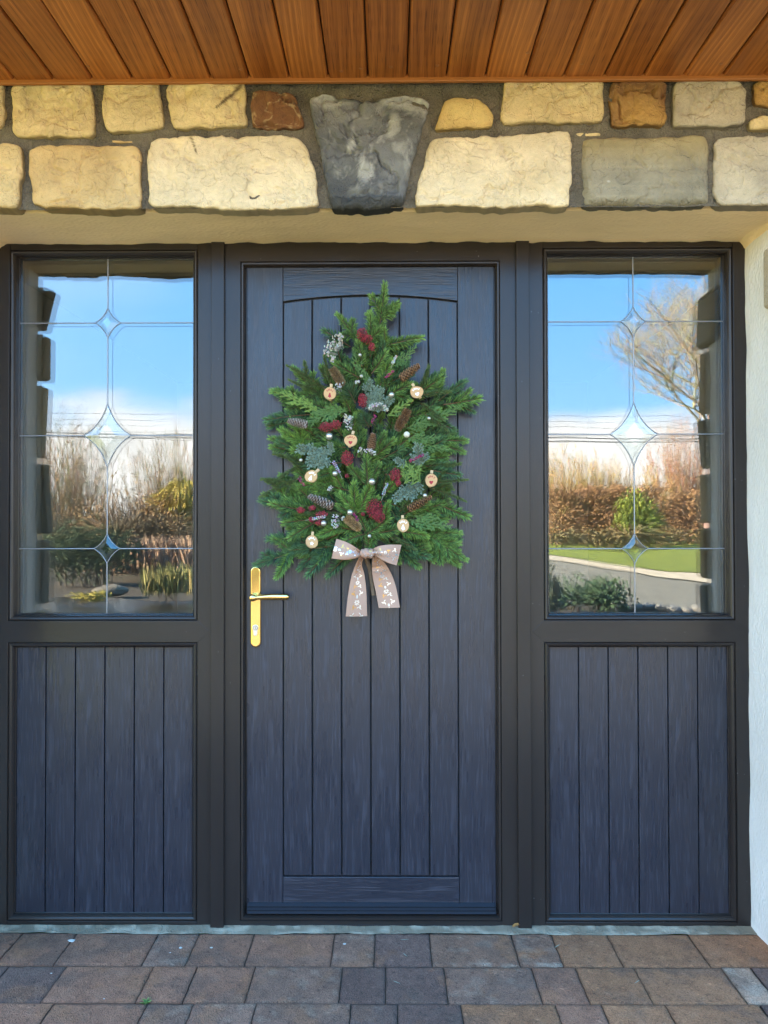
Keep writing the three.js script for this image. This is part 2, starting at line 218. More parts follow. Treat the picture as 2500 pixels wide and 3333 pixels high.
// ------------------------------------------------------------------ paving
{
  const paving = new THREE.Group(); paving.name = 'paving'; paving.userData.kind = 'structure'; scene.add(paving);
  const bed = box(-2.6, 2.6, -0.08, -0.0075, 0.03, 2.2); part('sand_bed', bed, std({ map: T.mortarCol, color: lin(0.6, 0.5, 0.4), roughness: 1 }), paving);
  const rows = [[[-60, 75, 252, 518, 650, 829, 1090, 1221, 1397, 1662, 1792, 1972, 2235, 2475], 3036], [[-190, -60, 30, 218, 502, 644, 832, 1115, 1256, 1444, 1728, 1870, 2060, 2343, 2435], 3143], [[-220, -40, 175, 480, 631, 836, 1142, 1294, 1499, 1806, 1955, 2162, 2465], 3264]];
  const rowZ = [0.03, 0.2035, 0.3685];
  const R = rng(5);
  // mean colours of the visible stones, row by row: 0 brown, 1 charcoal, 2 grey, 3 rust
  const kinds = [[0, 0, 0, 2, 0, 0, 2, 1, 4, 4, 3, 3, 3], [0, 1, 1, 0, 0, 0, 2, 1, 1, 2, 0, 3, 3, 5], [0, 0, 0, 2, 2, 2, 1, 1, 3, 0, 3, 3]];
  const base = [[0.31, 0.13, 0.07], [0.17, 0.085, 0.058], [0.29, 0.14, 0.085], [0.37, 0.15, 0.065], [0.3, 0.14, 0.08], [0.42, 0.235, 0.145]];
  function paver(x0, x1, z0, z1, kind, seed, fine) { // dimpled top with a worn arris, straight sides
    const nx = fine ? Math.max(10, Math.round((x1 - x0) / 0.007)) : 3, nz = fine ? 24 : 3, g = new MB(), j = rng(seed), h = (j() - 0.5) * 0.003, b = base[kind], tiltx = (j() - 0.5) * 0.008, e = [j() * 0.6, j() * 0.6], tone = 0.86 + 0.28 * j(), w = nx + 1, rim = [];
    for (let a = 0; a <= nz; a++) for (let c = 0; c <= nx; c++) {
      const px = lerp(x0 + 0.0012, x1 - 0.0012, c / nx), pz = lerp(z0 + 0.001, z1 - 0.001, a / nz), ed = Math.min(px - x0, x1 - px, pz - z0, z1 - pz);
      const out = ed < 0.0013, x = px + (out ? 0.0022 * (vnoise(px * 70, pz * 70, 3) - 0.5) : 0), z = pz + (out ? 0.0022 * (vnoise(px * 70, pz * 70, 8) - 0.5) : 0);
      const y = h - (out ? 0.0016 + 0.002 * vnoise(px * 50, pz * 50, seed) ** 2 : 0) - 0.0009 * fbm(px * 70, pz * 70, seed, 2) + tiltx * (px - (x0 + x1) / 2);
      const k = fbm(px * 12, pz * 12, seed * 0.37, 5), k2 = fbm(px * 15 + 8, pz * 15, seed * 0.11, 5), k3 = fbm(px * 34, pz * 34, seed * 0.7 + 4, 5), sp = vnoise(px * 190, pz * 190, seed);
      let col = b.map(q => q * tone * (0.74 + 0.5 * k));
      const rust = smooth(0.56, 0.66, k2) * (kind === 3 || kind === 4 ? 0.6 : kind === 1 ? 0.3 : 0.35); col = [lerp(col[0], 0.36, rust), lerp(col[1], 0.145, rust), lerp(col[2], 0.06, rust)];
      const dark = smooth(0.54, 0.64, fbm(px * 11 + 30, pz * 11, seed * 0.21, 4)) * 0.4; col = col.map((q, i) => lerp(q, [0.14, 0.08, 0.055][i], dark));
      const lime = smooth(0.57, 0.66, k3) * (kind === 5 ? 0.7 : kind === 2 || kind === 4 ? 0.3 : 0.07) + (kind === 4 && z1 - pz < 0.022 ? smooth(0.45, 0.6, k3) * 0.6 : 0); col = col.map((q, i) => lerp(q, [0.42, 0.29, 0.2][i], clamp(lime * 0.75)));
      if (sp > 0.93) col = col.map(q => q * 0.5); else if (sp < 0.06) col = col.map(q => q * 1.5);
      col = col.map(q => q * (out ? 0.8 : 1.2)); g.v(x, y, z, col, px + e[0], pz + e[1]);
      if (out) rim.push([a * w + c, a, c]);
    }
    for (let a = 0; a < nz; a++) for (let c = 0; c < nx; c++) g.q(a * w + c, (a + 1) * w + c, (a + 1) * w + c + 1, a * w + c + 1);
    const loop = []; for (let c = 0; c < nx; c++) loop.push(c); for (let a = 0; a < nz; a++) loop.push(a * w + nx); for (let c = nx; c > 0; c--) loop.push(nz * w + c); for (let a = nz; a > 0; a--) loop.push(a * w);
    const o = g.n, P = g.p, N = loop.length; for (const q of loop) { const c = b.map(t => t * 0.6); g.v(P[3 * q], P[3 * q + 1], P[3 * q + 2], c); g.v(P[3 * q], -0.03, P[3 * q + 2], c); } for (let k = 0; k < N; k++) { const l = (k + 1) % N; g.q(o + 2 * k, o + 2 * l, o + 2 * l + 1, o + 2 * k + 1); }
    return g.geo();
  }
  rows.forEach(([px, py], r) => {
    const xs = px.map(p => onY(p, py, 0)[0]); xs.unshift(xs[0] - 0.3);
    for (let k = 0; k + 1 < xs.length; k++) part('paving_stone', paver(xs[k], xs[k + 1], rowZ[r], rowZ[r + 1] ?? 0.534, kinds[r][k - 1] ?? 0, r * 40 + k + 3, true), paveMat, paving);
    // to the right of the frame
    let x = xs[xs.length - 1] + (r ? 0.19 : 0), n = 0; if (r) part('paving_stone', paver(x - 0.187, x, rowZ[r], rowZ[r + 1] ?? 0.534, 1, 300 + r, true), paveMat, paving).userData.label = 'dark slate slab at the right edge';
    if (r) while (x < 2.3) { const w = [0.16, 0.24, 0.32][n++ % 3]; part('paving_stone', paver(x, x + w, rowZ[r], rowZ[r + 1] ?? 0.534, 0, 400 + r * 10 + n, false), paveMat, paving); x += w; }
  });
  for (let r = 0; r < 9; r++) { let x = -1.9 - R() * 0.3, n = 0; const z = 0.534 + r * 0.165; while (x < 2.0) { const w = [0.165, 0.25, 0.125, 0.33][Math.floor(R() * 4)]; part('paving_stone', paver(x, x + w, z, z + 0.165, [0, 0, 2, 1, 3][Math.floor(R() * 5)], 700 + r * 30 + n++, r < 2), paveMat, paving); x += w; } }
  const fleckMat = std({ color: lin(0.62, 0.55, 0.47), roughness: 0.95 });
  for (const [fx, fy, r] of [[310, 215, 0.014], [780, 246, 0.0075], [914, 246, 0.006], [735, 268, 0.003], [1488, 230, 0.007], [222, 357, 0.0035], [450, 467, 0.003]]) { const [a, z] = onY(fx / 1.3272, 2900 + fy / 1.3272, 0), g = new THREE.SphereGeometry(r * 0.72, 14, 8), q = g.attributes.position; for (let i = 0; i < q.count; i++) { const k = 0.7 + 0.6 * vnoise(q.getX(i) * 250 + fx, q.getZ(i) * 250, 2); q.setXYZ(i, q.getX(i) * k, q.getY(i) * 0.18 + 0.001, q.getZ(i) * k * 0.8); } g.computeVertexNormals(); part('mortar_fleck', g, fleckMat, paving, [a, 0, z]); }
  // sloping cement fillet under the frame
  const g = new MB(), nx = 260; for (let i = 0; i <= nx; i++) { const x = lerp(-1.2, 1.175, i / nx); for (let k = 0; k < 5; k++) { const t = k / 4, n = fbm(x * 30, k * 3, 4, 3) - 0.5; const blotch = smooth(0.5, 0.68, fbm(x * 22, k * 1.2, 9, 4)); const c = [lerp(0.22, 0.42, blotch), lerp(0.165, 0.33, blotch), lerp(0.105, 0.225, blotch)]; g.v(x, lerp(0.009, 0.001, t) + (k % 4 ? 0.005 * n + 0.003 * (1 - t) : 0), lerp(-0.03, 0.038, t) + (k === 4 ? 0.016 * (fbm(x * 14, 2, 7, 4) - 0.5) : 0), c, x, t * 0.06); } }
  for (let i = 0; i < nx; i++) for (let k = 0; k < 4; k++) g.q(i * 5 + k, i * 5 + k + 1, (i + 1) * 5 + k + 1, (i + 1) * 5 + k);
  part('cement_fillet', g.geo(), std({ vertexColors: true, bumpMap: T.stoneBump, bumpScale: 0.006, roughness: 0.95 }), paving);
}
// ------------------------------------------------------------------ house shell and hall behind the glass
{
  const h = thing('house', 'low house behind the stone front, with its dim entrance hall', 'house');
  const dull = std({ color: lin(0.32, 0.3, 0.27), roughness: 0.9 });
  part('hall_floor', box(-1.7, 1.7, -0.06, -0.02, -4, -0.13), std({ color: lin(0.1, 0.07, 0.05), roughness: 0.6 }), h);
  part('hall_wall', box(-1.8, -1.7, -0.06, 2.5, -4, -0.11), std({ color: lin(0.5, 0.48, 0.44) }), h);
  part('hall_wall', box(1.7, 1.8, -0.06, 2.5, -4, -0.11), std({ color: lin(0.5, 0.48, 0.44) }), h);
  part('hall_wall', box(-1.8, 1.8, -0.06, 2.5, -4.1, -4), std({ color: lin(0.5, 0.48, 0.44) }), h);
  part('hall_ceiling', box(-1.7, 1.7, 2.4, 2.5, -4, -0.11), dull, h);
  part('outer_wall', box(-7.9, -7.7, -0.08, 2.4, -9, -0.1), dull, h); part('outer_wall', box(7.7, 7.9, -0.08, 2.4, -9, -0.1), dull, h); part('outer_wall', box(-7.9, 7.9, -0.08, 2.4, -9.2, -9), dull, h);
  const roofMat = std({ color: lin(0.05, 0.05, 0.055), roughness: 0.8 });
  const g = new THREE.ExtrudeGeometry(new THREE.Shape([[0.98, 2.575], [-4.5, 5.45], [-10, 2.575], [-10, 2.4], [-4.5, 5.25], [0.98, 2.515]].map(p => new THREE.Vector2(...p))), { depth: 16.6, bevelEnabled: false }); g.rotateY(-Math.PI / 2); g.translate(8.3, 0, 0);
  // shape x is world z: after the turn shape x points along +z, depth along -x
  part('roof', g, roofMat, h);
  const gab = new THREE.ExtrudeGeometry(new THREE.Shape([[0, 2.4], [-4.5, 4.95], [-9, 2.4]].map(p => new THREE.Vector2(...p))), { depth: 0.2, bevelEnabled: false }); gab.rotateY(-Math.PI / 2);
  const g1 = gab.clone(); g1.translate(7.9, 0, 0); part('gable', g1, dull, h); const g2 = gab.clone(); g2.translate(-7.7, 0, 0); part('gable', g2, dull, h);
}
// ------------------------------------------------------------------ stone wall
const ZF = 0.275;
{
  const wall = thing('stone_wall', 'cream and brown rubble stone wall round the entrance, dark keystone above the door', 'wall');
  // mortar bed: one rough sheet in front of a solid core
  const core = std({ color: lin(0.14, 0.12, 0.09), roughness: 1 });
  part('wall_core', box(-7.7, -1.185, -0.08, 2.62, -0.1, 0.235), core, wall);
  part('wall_core', box(1.185, 7.7, -0.08, 2.62, -0.1, 0.235), core, wall);
  part('wall_core', box(-1.185, 1.185, 2.15, 2.62, -0.1, 0.235), core, wall);
  const bed = (x0, x1, y0, y1) => { const nx = Math.round((x1 - x0) / 0.012), ny = Math.round((y1 - y0) / 0.012), g = new THREE.PlaneGeometry(x1 - x0, y1 - y0, nx, ny); g.translate((x0 + x1) / 2, (y0 + y1) / 2, 0.249); const p = g.attributes.position; for (let i = 0; i < p.count; i++) { const x = p.getX(i), y = p.getY(i); p.setZ(i, 0.26 + 0.018 * (fbm(x * 16, y * 16, 2, 4) - 0.5) + 0.006 * (vnoise(x * 90, y * 90, 4) - 0.5)); } g.computeVertexNormals(); return metreUV(g); };
  part('mortar', bed(-1.185, 1.185, 2.108, 2.5), mortarMat, wall);
  part('mortar', bed(-1.62, -1.18, -0.02, 2.5), mortarMat, wall);
  part('mortar', bed(1.18, 1.62, -0.02, 2.5), mortarMat, wall);
  const C = {
    cream: { b: [0.72, 0.53, 0.265], s: [0.5, 0.33, 0.13], amt: 0.3 }, pale: { b: [0.75, 0.575, 0.345], s: [0.55, 0.38, 0.17], amt: 0.4 }, gold: { b: [0.62, 0.42, 0.15], s: [0.4, 0.2, 0.05], amt: 0.5 },
    orange: { b: [0.5, 0.27, 0.07], s: [0.2, 0.085, 0.03], amt: 0.75 }, brown: { b: [0.22, 0.09, 0.03], s: [0.1, 0.04, 0.02], amt: 0.5 }, grey: { b: [0.33, 0.275, 0.18], s: [0.2, 0.17, 0.11], amt: 0.4 }, speck: { b: [0.54, 0.43, 0.28], s: [0.33, 0.26, 0.18], amt: 0.5 }, tan: { b: [0.7, 0.48, 0.22], s: [0.5, 0.3, 0.11], amt: 0.55 }, key: { b: [0.16, 0.15, 0.135], s: [0.07, 0.068, 0.065], amt: 0.6 },
  };
  // a stone: outline on the wall face, rounded arris, split relief, coloured by its own markings
  function stone(poly, style, seed, zf = ZF, back = 0.225, opt = {}) {
    let P = poly.map(p => [...p]);
    for (let it = 0; it < 2; it++) { const Q = []; for (let i = 0; i < P.length; i++) { const a = P[i], b = P[(i + 1) % P.length]; const k = it ? 0.2 : 0.11; Q.push([lerp(a[0], b[0], k), lerp(a[1], b[1], k)], [lerp(a[0], b[0], 1 - k), lerp(a[1], b[1], 1 - k)]); } P = Q; }
    let per = 0; const L = P.map((p, i) => { const q = P[(i + 1) % P.length], l = Math.hypot(q[0] - p[0], q[1] - p[1]); per += l; return l; });
    const N = Math.max(60, Math.round(per / 0.0085)), B = []; { let i = 0, acc = 0; for (let k = 0; k < N; k++) { const s = k / N * per; while (acc + L[i] < s) acc += L[i++]; const t = (s - acc) / L[i], a = P[i], b = P[(i + 1) % P.length]; B.push([lerp(a[0], b[0], t), lerp(a[1], b[1], t)]); } }
    const cx = B.reduce((s, b) => s + b[0], 0) / N, cy = B.reduce((s, b) => s + b[1], 0) / N;
    for (const b of B) { const d = Math.hypot(b[0] - cx, b[1] - cy), j = 0.014 * (fbm(b[0] * 40, b[1] * 40, seed, 3) - 0.5); b[0] += (b[0] - cx) / d * j; b[1] += (b[1] - cy) / d * j; }
    const M = 30, g = new MB(), S = C[style], rr = opt.round ?? 0.008, rel = opt.relief ?? 0.0075;
    const minx = Math.min(...B.map(b => b[0])), maxx = Math.max(...B.map(b => b[0])), miny = Math.min(...B.map(b => b[1])), maxy = Math.max(...B.map(b => b[1]));
    const colour = (x, y, e) => {
      const k = fbm(x * 14, y * 14, seed * 1.7, 5), k2 = fbm(x * 6, y * 6, seed * 0.9 + 3, 3), fine = vnoise(x * 170, y * 170, seed);
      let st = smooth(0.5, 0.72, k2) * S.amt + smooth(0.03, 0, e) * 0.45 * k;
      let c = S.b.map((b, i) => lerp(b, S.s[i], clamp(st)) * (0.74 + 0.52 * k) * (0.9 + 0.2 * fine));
      if (style === 'grey') { const lay = fbm(x * 3, y * 85, seed, 3); c = c.map((q, i) => q * (0.72 + 0.55 * lay)); if (fine > 0.94) c = c.map(q => q + 0.2); const warm = smooth(0.4, 1, (y - miny) / (maxy - miny)); c = [c[0] * (1 + 0.15 * warm), c[1] * (1 + 0.02 * warm), c[2] * (1 - 0.3 * warm)]; }
      if (style === 'brown' || style === 'orange') { const ve = Math.abs(fbm(x * 17, y * 17, seed + 31, 3) - 0.5); const v = smooth(0.014, 0.0, ve) * (style === 'brown' ? 0.5 : 0.2); c = c.map((q, i) => lerp(q, [0.6, 0.42, 0.2][i], v)); }
      if (style === 'key') {
        const ty = (y - miny) / (maxy - miny), tx = (x - minx) / (maxx - minx);
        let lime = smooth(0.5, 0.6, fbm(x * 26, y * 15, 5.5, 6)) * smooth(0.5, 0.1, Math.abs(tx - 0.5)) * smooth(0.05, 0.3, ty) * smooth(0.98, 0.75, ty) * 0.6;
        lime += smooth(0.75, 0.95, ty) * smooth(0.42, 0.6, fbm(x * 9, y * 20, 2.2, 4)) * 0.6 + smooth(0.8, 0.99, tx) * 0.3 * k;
        const vein = smooth(0.018, 0, Math.abs(fbm(x * 13, y * 13, 41, 3) - 0.5)) * 0.25;
        c = c.map((q, i) => lerp(q * (0.6 + 0.9 * k), [0.52, 0.48, 0.4][i], clamp(lime + vein)));
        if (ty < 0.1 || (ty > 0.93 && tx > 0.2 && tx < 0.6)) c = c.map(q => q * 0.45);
      }
      if (style === 'cream' || style === 'pale' || style === 'tan' || style === 'gold') { const cr = smooth(0.012, 0.0, Math.abs(fbm(x * 9, y * 13, seed + 77, 3) - 0.5)) * (opt.crack ?? 0.25); c = c.map((q, i) => lerp(q, [0.2, 0.11, 0.04][i], cr)); const ho = vnoise(x * 30, y * 30, seed + 5); if (ho > 0.93) c = c.map((q, i) => lerp(q, [0.3, 0.16, 0.06][i], (ho - 0.93) * 7)); }
      if (opt.scar) { const [ax, ay, bx, by, w] = opt.scar; const t = clamp(((x - ax) * (bx - ax) + (y - ay) * (by - ay)) / ((bx - ax) ** 2 + (by - ay) ** 2)), d = Math.hypot(x - lerp(ax, bx, t), y - lerp(ay, by, t)) + 0.006 * (fbm(x * 40, y * 40, 3, 3) - 0.5); c = c.map((q, i) => lerp(q, [0.09, 0.045, 0.015][i], smooth(w * (0.4 + 0.6 * t), w * 0.2, d) * 0.9)); }
      return c;
    };
    const ts = []; for (let j = 0; j <= M; j++) ts.push(1 - Math.pow(1 - j / M, 1.35));
    g.v(cx, cy, zf + rel * 2 * (fbm(cx * 16, cy * 16, seed, 4) - 0.5), colour(cx, cy, 1), cx + seed * 0.13, cy);
    for (let j = 1; j <= M; j++) for (const b of B) {
      const t = ts[j], x = lerp(cx, b[0], t), y = lerp(cy, b[1], t), e = (1 - t) * Math.hypot(b[0] - cx, b[1] - cy), r = rr * (0.5 + fbm(b[0] * 12, b[1] * 12, seed + 9, 2));
      const q = 1 - clamp(e / r), drop = r * (1 - Math.sqrt(Math.max(0, 1 - q * q)));
      const steps = opt.chip ? 0.02 * Math.round(2.5 * fbm(x * 9, y * 9, seed + 50, 2)) / 2.5 : 0;
      const ridged = Math.abs(fbm(x * 11, y * 11, seed + 3, 4) - 0.5);
      g.v(x, y, zf + rel * 2 * (fbm(x * 16, y * 16, seed, 4) - 0.5) - rel * 0.9 * smooth(0.05, 0, ridged) + (steps - 0.01) * (opt.chip ?? 0) + 0.0035 * (fbm(x * 60, y * 60, seed + 8, 3) - 0.5) - drop, colour(x, y, e), x + seed * 0.13, y);
    }
    const id = (j, k) => 1 + (j - 1) * N + ((k + N) % N);
    for (let k = 0; k < N; k++) g.t(0, id(1, k), id(1, k + 1));
    for (let j = 1; j < M; j++) for (let k = 0; k < N; k++) g.q(id(j, k), id(j + 1, k), id(j + 1, k + 1), id(j, k + 1));
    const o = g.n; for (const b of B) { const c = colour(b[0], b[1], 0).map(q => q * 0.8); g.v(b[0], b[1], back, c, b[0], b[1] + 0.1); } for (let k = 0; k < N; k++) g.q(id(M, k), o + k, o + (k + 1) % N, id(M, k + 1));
    return g.geo();
  }
  const A = (list, ox = 0) => list.map(([x, y]) => onZ(ox + x / 1.3272, y / 1.3272, ZF - 0.003));
  const up = 348; // stones run up behind the soffit trim
  const S = [
    ['cream', [[-95, up], [14, up], [14, 545], [-95, 560]], 0], ['cream', [[46, up], [390, up], [408, 470], [405, 575], [395, 590], [60, 592], [48, 480]], 0], ['cream', [[447, up], [690, up], [692, 420], [712, 550], [600, 570], [455, 572], [440, 470]], 0],
    ['cream', [[720, up], [1058, up], [1060, 440], [1068, 545], [950, 552], [750, 555], [722, 430]], 0, { scar: [...onZ(940 / 1.3272, 468 / 1.3272, ZF), ...onZ(1040 / 1.3272, 372 / 1.3272, ZF), 0.011], crack: 0.45 }],
    ['brown', [[1092, 402], [1122, 393], [1270, 408], [1290, 470], [1316, 548], [1200, 556], [1088, 553], [1085, 480]], 0, { relief: 0.02, chip: 0.6 }],
    ['gold', [[262, 435], [300, 422], [400, 430], [440, 450], [472, 490], [472, 550], [330, 557], [218, 563], [235, 500]], 1250], ['cream', [[513, up], [948, up], [952, 420], [946, 522], [850, 532], [640, 530], [510, 540], [508, 450]], 1250, { crack: 0.35 }], ['orange', [[978, up], [1222, up], [1227, 420], [1222, 542], [1100, 546], [983, 547], [975, 450]], 1250, { relief: 0.016 }],
    ['speck', [[1256, up], [1560, up], [1562, 540], [1400, 551], [1248, 547], [1245, 460]], 1250], ['orange', [[1596, up], [1800, up], [1800, 458], [1597, 460]], 1250], ['cream', [[1577, 522], [1620, 500], [1800, 500], [1800, 558], [1577, 558]], 1250],
    ['tan', [[-120, 622], [90, 622], [98, 700], [92, 780], [82, 897], [-120, 902]], 0], ['tan', [[123, 650], [180, 628], [400, 626], [592, 633], [610, 680], [606, 780], [610, 897], [500, 907], [340, 902], [180, 892], [138, 872], [128, 760]], 0], ['pale', [[640, 610], [700, 590], [900, 586], [1180, 583], [1292, 588], [1332, 640], [1362, 760], [1378, 892], [1200, 905], [900, 897], [760, 890], [658, 897], [638, 860], [634, 730]], 0, { scar: [...onZ(855 / 1.3272, 680 / 1.3272, ZF), ...onZ(825 / 1.3272, 590 / 1.3272, ZF), 0.005] }],
    ['pale', [[203, 600], [320, 588], [560, 583], [700, 570], [802, 568], [817, 620], [807, 780], [802, 887], [740, 895], [680, 882], [500, 895], [240, 887], [138, 892], [132, 840], [165, 730]], 1250], ['grey', [[857, 590], [950, 588], [1150, 581], [1402, 576], [1412, 640], [1407, 740], [1410, 877], [1250, 882], [1000, 880], [868, 882], [856, 800], [849, 690]], 1250, { relief: 0.006, round: 0.026 }], ['speck', [[1434, 595], [1560, 583], [1850, 583], [1850, 887], [1428, 882], [1424, 740]], 1250],
    ['tan', [[455, 596], [600, 601], [598, 609], [457, 606]], 0, { thin: 1 }], ['cream', [[832, 566], [945, 562], [945, 578], [835, 583]], 1250, { thin: 1 }],
  ];
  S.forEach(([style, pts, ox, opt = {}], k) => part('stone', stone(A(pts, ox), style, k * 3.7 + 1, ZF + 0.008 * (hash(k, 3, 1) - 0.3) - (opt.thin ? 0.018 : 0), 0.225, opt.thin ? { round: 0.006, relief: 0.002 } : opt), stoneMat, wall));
  const key = [[667, 208], [700, 203], [790, 215], [860, 206], [912, 206], [930, 216], [918, 262], [903, 310], [884, 385], [872, 443], [800, 449], [716, 449], [704, 390], [690, 325], [672, 242]].map(([x, y]) => onZ(x * 1.507, y * 1.507, ZF));
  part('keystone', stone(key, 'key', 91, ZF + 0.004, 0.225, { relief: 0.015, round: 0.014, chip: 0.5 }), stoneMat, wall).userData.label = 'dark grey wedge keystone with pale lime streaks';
  // quoins up both sides of the opening: faces turned to the front and to the reveal
  const quoin = (sx, y0, y1, w, style, seed, inn, dep = 0.055) => { // inn: how far it stands past the plaster
    const x0 = 1.164, g = new RoundedBoxGeometry(w, y1 - y0, dep, 9, 0.012), p = g.attributes.position, ng = g; ng.deleteAttribute('normal'); ng.deleteAttribute('uv'); const m = mergeVertices(ng, 1e-5); // welded so that relief does not open seams
    const q = m.attributes.position, col = [], uv = [], S2 = C[style];
    for (let i = 0; i < q.count; i++) { let x = q.getX(i) + x0 + w / 2, y = q.getY(i) + (y0 + y1) / 2, z = q.getZ(i) + 0.296 - dep / 2; const n = k => fbm(x * 14 + k * 9, y * 14, z * 14 + seed, 4) - 0.5; const a = n(1), b = n(2), c = n(3); const k = fbm(x * 20, y * 20, z * 20 + seed, 4); { const inner = smooth(0.05, 0, x - x0), nose = (dep > 0.1 ? 0.8 : smooth(0.222, 0.245, z)); x += 0.03 * a - inner * nose * inn * (0.6 + 1.6 * fbm(y * 22, 3, seed, 3) - 0.3); } y += 0.012 * b; z += 0.016 * c; q.setXYZ(i, x * sx, y, z); col.push(...S2.b.map((v, j) => lerp(v, S2.s[j], S2.amt * smooth(0.45, 0.7, k)) * (0.8 + 0.35 * k))); uv.push(x + z, y); }
    m.setAttribute('color', new THREE.Float32BufferAttribute(col, 3)); m.setAttribute('uv', new THREE.Float32BufferAttribute(uv, 2)); if (sx < 0) { const ix = m.index.array; for (let i = 0; i < ix.length; i += 3) { const t = ix[i]; ix[i] = ix[i + 1]; ix[i + 1] = t; } } m.computeVertexNormals(); return m;
  };
  for (const sx of [-1, 1]) { const R = rng(sx > 0 ? 12 : 31); let y = 0.02, k = 0; while (y < 2.02) { const h = Math.min(0.16 + 0.12 * R(), 2.09 - y); const style = ['cream', 'speck', 'tan', 'pale', 'grey', 'gold'][Math.floor(R() * 6)]; part('stone', quoin(sx, y, y + h - 0.022, 0.22 + (k % 2) * 0.16 + 0.05 * R(), style, 60 + k + sx * 20, 0.008 + 0.014 * R(), sx > 0 && y > 1.75 && y + h > 1.95 ? 0.165 : 0.055), stoneMat, wall); y += h; k++; } }
  // painted plaster: two white reveals; lintel underside and soft corners tinted with bounced light
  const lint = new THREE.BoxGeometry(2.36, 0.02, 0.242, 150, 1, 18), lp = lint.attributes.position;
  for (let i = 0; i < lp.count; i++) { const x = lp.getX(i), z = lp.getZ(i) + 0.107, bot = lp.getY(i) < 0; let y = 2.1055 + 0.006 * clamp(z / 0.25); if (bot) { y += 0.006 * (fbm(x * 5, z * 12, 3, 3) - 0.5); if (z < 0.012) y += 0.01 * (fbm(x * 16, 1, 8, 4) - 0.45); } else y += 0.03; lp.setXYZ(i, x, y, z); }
  lint.computeVertexNormals(); part('plaster_lintel', metreUV(lint, 'x'), warmBounceMat, wall);
  for (const sx of [-1, 1]) {
    const g = new THREE.BoxGeometry(0.02, 2.12, 0.262, 1, 130, 16), p = g.attributes.position;
    for (let i = 0; i < p.count; i++) { const inner = p.getX(i) < 0, y = p.getY(i) + 1.05, z = p.getZ(i) + 0.116; let x = 1.158 + 0.014 * clamp(z / 0.2); if (inner) { x += 0.007 * (fbm(y * 4, z * 10, 5 + sx, 3) - 0.5); if (z < 0.012) x += 0.005 * (fbm(y * 9, 4, 2 + sx, 4) - 0.5); if (y < 0.1) x -= 0.0; } else x += 0.02; p.setXYZ(i, x * sx, y, z); }
    const ix = g.index.array; if (sx < 0) for (let i = 0; i < ix.length; i += 3) { const t = ix[i]; ix[i] = ix[i + 1]; ix[i + 1] = t; }
    g.computeVertexNormals(); part('plaster_reveal', metreUV(g), plasterMat, wall);
    // fillet in the top corner
    const f = new MB(), n = 14, r = 0.062; for (let k = 0; k <= 8; k++) { const z = lerp(-0.012, 0.17, k / 8), rz = r * (1 - 0.45 * k / 8); for (let i = 0; i <= n; i++) { const a = i / n * Math.PI / 2, cx = 1.166 + 0.012 * clamp(z / 0.2) - rz, cy = 2.112 + 0.004 * clamp(z / 0.25) - rz, wob = 1 + 0.12 * (fbm(i * 0.5, k * 0.6, sx + 4, 3) - 0.5); f.v(sx * (cx + rz * wob * Math.cos(a)), cy + rz * wob * Math.sin(a), z, [1, 1, 1], a * rz, z); } }
    for (let k = 0; k < 8; k++) for (let i = 0; i < n; i++) { const a = k * (n + 1) + i; if (sx > 0) f.q(a, a + 1, a + n + 2, a + n + 1); else f.q(a, a + n + 1, a + n + 2, a + 1); }
    part('plaster_fillet', f.geo(), warmBounceMat, wall);
  }
}
